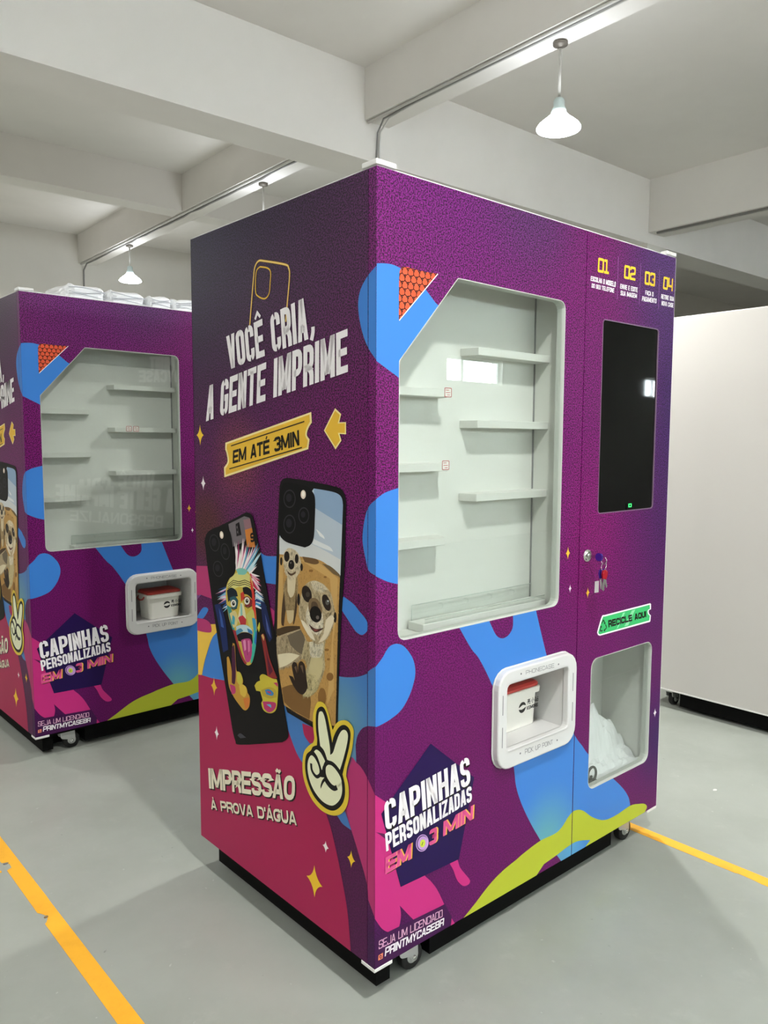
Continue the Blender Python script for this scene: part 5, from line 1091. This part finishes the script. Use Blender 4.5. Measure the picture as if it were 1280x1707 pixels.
# keys hanging from the lock
def keys():
    lx, lz = .836, .922+ZB
    root = empty('key_bunch', (lx,-.012,lz), 0, 'bunch of keys hanging from the round chrome lock', 'keys')
    T = Matrix.Translation((-lx,.012,-lz))
    def P(b, name, m, par=root, **k): b.xf(T); return b.obj(name, m, par, **k)
    # key in the lock: blade, head with purple cap, steel rim
    b = MB(); b.box(lx-.0012,lx+.0012,-.030,-.0078,lz-.004,lz+.004); k1 = P(b, 'lock_key', M_CHROME)
    b = MB(); b.prism(rrect(lz-.012,lz+.012,-.054,-.030,.010,4), lx-.0035, lx+.0035, 'x'); b.v = [(x,z,y) for x,y,z in b.v]; P(b, 'key_head', M_PURPLEPL, k1, bevel=.0015)
    b = MB(); b.tube([(lx,-.058+.009*math.cos(a),lz-.009+.011*math.sin(a)) for a in [i*.5236 for i in range(12)]], .0012, 6, 0, True); P(b, 'split_ring', M_CHROME)
    b = MB(); cx_, cz_ = lx, lz-.026
    b.tube([(cx_+.004*math.sin(a),-.058+.008*math.cos(a),cz_+.012*math.sin(a)) for a in [i*.5236 for i in range(12)]], .0011, 6, 0, True); P(b, 'split_ring', M_CHROME)
    rr = random.Random(2)
    for nm, m, ang, ln, dy in (('purple_key', M_PURPLEPL, -.42, .034, -.054), ('red_key', M_REDPL, .02, .036, -.060), ('red_key', M_REDPL, .30, .033, -.066), ('purple_key', M_PURPLEPL, -.12, .033, -.048)):
        b = MB(); out = round_poly([(-.009,0),(.009,0),(.012,-.012),(.009,-.027),(-.009,-.027),(-.012,-.012)], [.005]*6, 3); b.prism(out, dy-.002, dy+.002)
        R = Matrix.Translation((lx,0,lz-.036)) @ Matrix.Rotation(ang,4,'Y'); b.xf(R); h = P(b, 'key', m, root, bevel=.0012, bseg=1); h['label'] = nm.replace('_',' ')
        b = MB(); pts = [(-.0045,-.0265),(.0045,-.0265),(.0045,-.027-ln*.5),(.003,-.027-ln*.56),(.0045,-.027-ln*.64),(.0028,-.027-ln*.74),(.004,-.027-ln*.85),(.0,-.027-ln),(-.0045,-.027-ln*.95)]
        b.prism(pts, dy-.0009, dy+.0009); b.xf(R); P(b, 'key_blade', M_CHROME, h)
    b = MB(); b.prism([(-.013,-.034),(.007,-.034),(.007,-.068),(-.013,-.068)], -.0445, -.0435); b.xf(Matrix.Translation((lx-.008,0,lz-.036)) @ Matrix.Rotation(.02,4,'Y')); P(b, 'key_tag', mat('tag_metal','dcdcd8',.3,.3))
    return root
keys()

# plastic sheet and cord inside the recycling compartment
def sheet(name, x0, x1, y0, y1, fn, nx, ny, m, parent=None):
    b = MB(); vs = []; fs = []
    for j in range(ny+1):
        for i in range(nx+1):
            u, v = i/nx, j/ny; vs.append(fn(u, v))
    for j in range(ny):
        for i in range(nx): fs.append((j*(nx+1)+i,j*(nx+1)+i+1,(j+1)*(nx+1)+i+1,(j+1)*(nx+1)+i))
    b.add(vs, fs, 0, None, False); o = b.obj(name, m, parent); return o
rr = random.Random(4)
def bagfn(u, v):
    x = .905+u*.345; y = .034+.034*max(0,1-u/.3)+v*(.162-.034*max(0,1-u/.3))
    g = lambda cx,cy,sx,sy: math.exp(-((x-cx)/sx)**2-((y-cy)/sy)**2)
    z = .262+ZB*0+.012*u+.19*g(1.09,.135,.105,.042)+.05*g(1.215,.125,.06,.035)+.03*g(1.02,.07,.05,.02)+.11*max(0,v-.72)
    z += (.014*math.sin(u*9+v*7)+.011*math.sin(u*19-v*13)+.009*math.sin(v*25+u*7)+.006*math.sin(u*41+v*17))*min(1,v*2.5)
    return (x, y, max(z,.2575))
o = sheet('plastic_bag', 0,0,0,0, bagfn, 22, 18, M_BAG)
md = o.modifiers.new('thickness','SOLIDIFY'); md.thickness = .0015
tag(o, 'crumpled white plastic sheet lying inside the recycling window', 'plastic bag')
b = MB()
pts = [(.952+.020*math.cos(t), .036+.0012*t, .300+.022*math.sin(t)) for t in [i*.42-1.2 for i in range(15)]]
b.tube([(.955,.036,.270)]+pts+[(.962,.046,.285),(.957,.046,.272)], .0042, 7)
cord = b.obj('power_cord', M_CORD); tag(cord, 'coiled black power cord in the recycling window\'s lower left corner', 'cord')
b = MB(); b.box(.932,.978,.030,.05,.2555,.276); b.box(.946,.962,.0285,.030,.261,.270); b.obj('cord_plug', M_CORD, cord, .003, 2)

# wrapped packs on the rear machine's roof
def pack(i, x0, x1, y0, y1, h, seed):
    rr = random.Random(seed); b = MB(); nx, nz, ny = 10, 6, 7; zb = Z1+.0042
    n = 28; lv = []
    for j in range(nz+1):
        t = j/nz; sc = 1-.02*math.sin(t*6)-.16*max(0,(t-.72)/.28)**2; ring = []
        for k in range(n):
            a = 2*math.pi*k/n; c, s = math.cos(a), math.sin(a); p = 5
            rx = abs(c)**(2/p)*(1 if c >= 0 else -1); ry = abs(s)**(2/p)*(1 if s >= 0 else -1)
            wob = 1+.018*math.sin(k*2.1+seed+j*1.7)+.012*rr.uniform(-1,1)
            ring.append(((x0+x1)/2+rx*(x1-x0)/2*sc*wob, (y0+y1)/2+ry*(y1-y0)/2*sc*wob, zb+h*t*(1-.05*rr.random()*(t > .4))+(.004*math.sin(k*1.3+seed) if t > .5 else 0)))
        lv.append(ring)
    vs = [p for r_ in lv for p in r_]; fs = [(j*n+k,j*n+(k+1)%n,(j+1)*n+(k+1)%n,(j+1)*n+k) for j in range(nz) for k in range(n)]
    c = len(vs); vs.append(((x0+x1)/2,(y0+y1)/2,zb+h*1.03)); vs.append(((x0+x1)/2,(y0+y1)/2,zb))
    fs += [(nz*n+k,nz*n+(k+1)%n,c) for k in range(n)]+[((k+1)%n,k,c+1) for k in range(n)]
    b.add(vs, fs, 0, None, False); o = b.obj('wrapped_pack', M_BAG)
    b = MB(); yy = y0-.002
    for q in range(3):
        za = zb+h*(.25+.22*q); b.tube([(x0+(x1-x0)*t,yy-.001+.0025*math.sin(t*9+q+seed),za+.006*math.sin(t*5+seed*q)) for t in [.08,.25,.4,.6,.78,.93]], .0016, 5)
    b.obj('film_crease', mat('film_shadow_edge','b9bcc4',.35), o)
    o.location = m2.location; o.rotation_euler = m2.rotation_euler
    return o
PL = ['white film-wrapped pack on the rear machine roof, leftmost and tallest', 'white film-wrapped pack second from left on the rear machine roof', 'white film-wrapped pack third from left on the rear machine roof',
      'white film-wrapped pack fourth from left on the rear machine roof', 'white film-wrapped pack on the rear roof beside the near machine\'s edge', 'white film-wrapped pack half hidden behind the near machine\'s edge']
for i, (a, c, h) in enumerate(((.20,.385,.064),(.39,.575,.062),(.58,.70,.058),(.705,.865,.062),(.87,.99,.058),(.995,1.15,.06))):
    tag(pack(i, a, c, .04+.01*(i%2), .34, h, i*7+3), PL[i], 'pack', 'wrapped packs on the rear machine')

# pendant lamps
M_LAMP = mat('lamp_diffuser','f4f6f6',.4,emit='f2f8ff',estr=22); M_NECK = mat('lamp_neck','aebcb8',.4); M_ROD = mat('lamp_rod','b9b6b0',.4); M_HOOK = mat('canopy_steel','6a645c',.5,.4)
LL = ['lit pendant lamp hanging from the beam above the near machine', 'distant lit pendant lamp hanging above the rear machine roof', 'pendant lamp whose rod shows above the near machine\'s left side',
      'pendant lamp out of view, before the near machine\'s front', 'pendant lamp out of view, left of the camera', 'pendant lamp out of view, left of both printed machines', 'pendant lamp out of view, behind the camera over the yellow line', 'pendant lamp out of view, far left near the back wall', 'pendant lamp out of view, right of the plain white machine']
for i, (x, y, zb, zt, pw) in enumerate(LAMPS):
    root = empty('pendant_lamp', (x,y,zb), 0, LL[i], 'lamp', 'pendant lamps')
    h = zt-zb
    b = MB(); b.lathe([(.097,0),(.106,.004),(.108,.011),(.098,.026),(.078,.043),(.056,.060),(.04,.075)], (0,0,0), 32); b.obj('lamp_diffuser', M_LAMP, root)
    b = MB(); b.lathe([(.04,.0755),(.034,.1),(.027,.112),(.027,.14),(.018,.152),(.009,.156)], (0,0,0), 20); b.obj('lamp_neck', M_NECK, root)
    b = MB(); b.lathe([(.007,.1565),(.007,h-.03)], (0,0,0), 10); b.obj('lamp_rod', M_ROD, root)
    b = MB(); b.lathe([(.01,h-.026),(.016,h-.02),(.036,h-.016),(.036,h-.004),(.016,h)], (0,0,0), 20); b.obj('lamp_canopy', M_HOOK, root)
    li = bpy.data.lights.new('lamp_light','AREA'); li.shape = 'DISK'; li.size = .16; li.energy = pw; li.color = (1,.985,.955)
    lo = bpy.data.objects.new('lamp_light', li); C.objects.link(lo); lo.parent = root; lo.location = (0,0,-.006)

# cables along the beams
def cable(name, pts, r, m, label, cat='cable'):
    b = MB(); b.tube([rp(*p) for p in pts], r, 6); o = b.obj(name, m); return tag(o, label, cat)
def wavy(a, z, b0, b1, amp, seed, n=26):
    rr = random.Random(seed); return [(a+rr.uniform(-amp,amp), b0+(b1-b0)*i/n, z-rr.uniform(0,amp*.4)) for i in range(n+1)]
cable('cable_conduit', [(.018,b_,3.289) for b_ in (-7.8,-4.3,-2,-.012)]+[(.03,-.014,3.2),(.06,-.014,3.05)][:0], .009, M_CONDUIT, 'white conduit under the near beam, running to the girder', 'conduit')
cable('ceiling_cable', wavy(.042,3.292,-7.8,-.35,.004,1)+[(.05,-.12,3.285),(.085,-.02,3.24),(.09,-.008,3.15),(.075,-.008,3.0),(.05,-.006,2.7)], .0055, M_CABLE, 'grey cable along the near beam, dropping down the girder face', 'cable')
cable('ceiling_cable', wavy(.056,3.293,-7.8,-.4,.004,2)+[(.07,-.15,3.288),(.105,-.02,3.25),(.11,-.009,3.15),(.10,-.009,2.7)], .0055, M_CONDUIT, 'white cable beside the grey one on the near beam', 'cable')
cable('cable_conduit', [(.02,b_,3.289) for b_ in (.32,2,4,5.04)], .010, M_CONDUIT, 'white conduit under the far beam above the rear machine', 'conduit')
cable('ceiling_cable', [(.06,.32,3.29)]+wavy(.055,3.292,.5,4.7,.012,3)+[(.05,4.95,3.285),(.05,5.05,3.23),(.05,5.061,3.0),(.05,5.061,1.5)], .008, M_CABLE, 'grey cable on the far beam, dropping down the back wall', 'cable')
cable('cable_conduit', [(3.17,b_,3.157) for b_ in (-7,-4,-2,-.06)], .011, M_CABLE, 'grey conduit under the right-hand beam', 'conduit')
cable('cable_conduit', [(3.20,b_,3.154) for b_ in (-7,-4,-2,-.06)], .009, M_CONDUIT, 'white conduit beside the grey one under the right-hand beam', 'conduit')
cable('cable_conduit', [(a,2.48,3.30) for a in (3.6,4.6,5.6,6.6)], .011, M_CABLE, 'thin conduit on the dim far beam above the white machine', 'conduit')
# chips of paint and dirt on the floor
def flake(x, y, s, m, label, seed):
    rr = random.Random(seed); b = MB(); b.prism([(x+s*rr.uniform(.6,1)*math.cos(a), y+s*.7*rr.uniform(.6,1)*math.sin(a)) for a in (0,1,2,3.1,4.2,5.3)], .0003, .0028, 'z'); o = b.obj('paint_flake', m); tag(o, label, 'paint flake', 'flakes on the floor')
flake(-.505,1.23,.012,M_YEL,'yellow paint flake beside the chipped left line',1)
flake(-.474,1.27,.009,mat('flake_grey','77777a',.6),'grey chip lying in the worn left yellow line',2)
flake(-.472,.893,.009,mat('flake_brown','8c7350',.6),'brown chip in the nick of the left yellow line',3)
flake(1.78,.02,.014,mat('flake_white','d8dad6',.6),'pale chip on the open floor right of the machine',4)
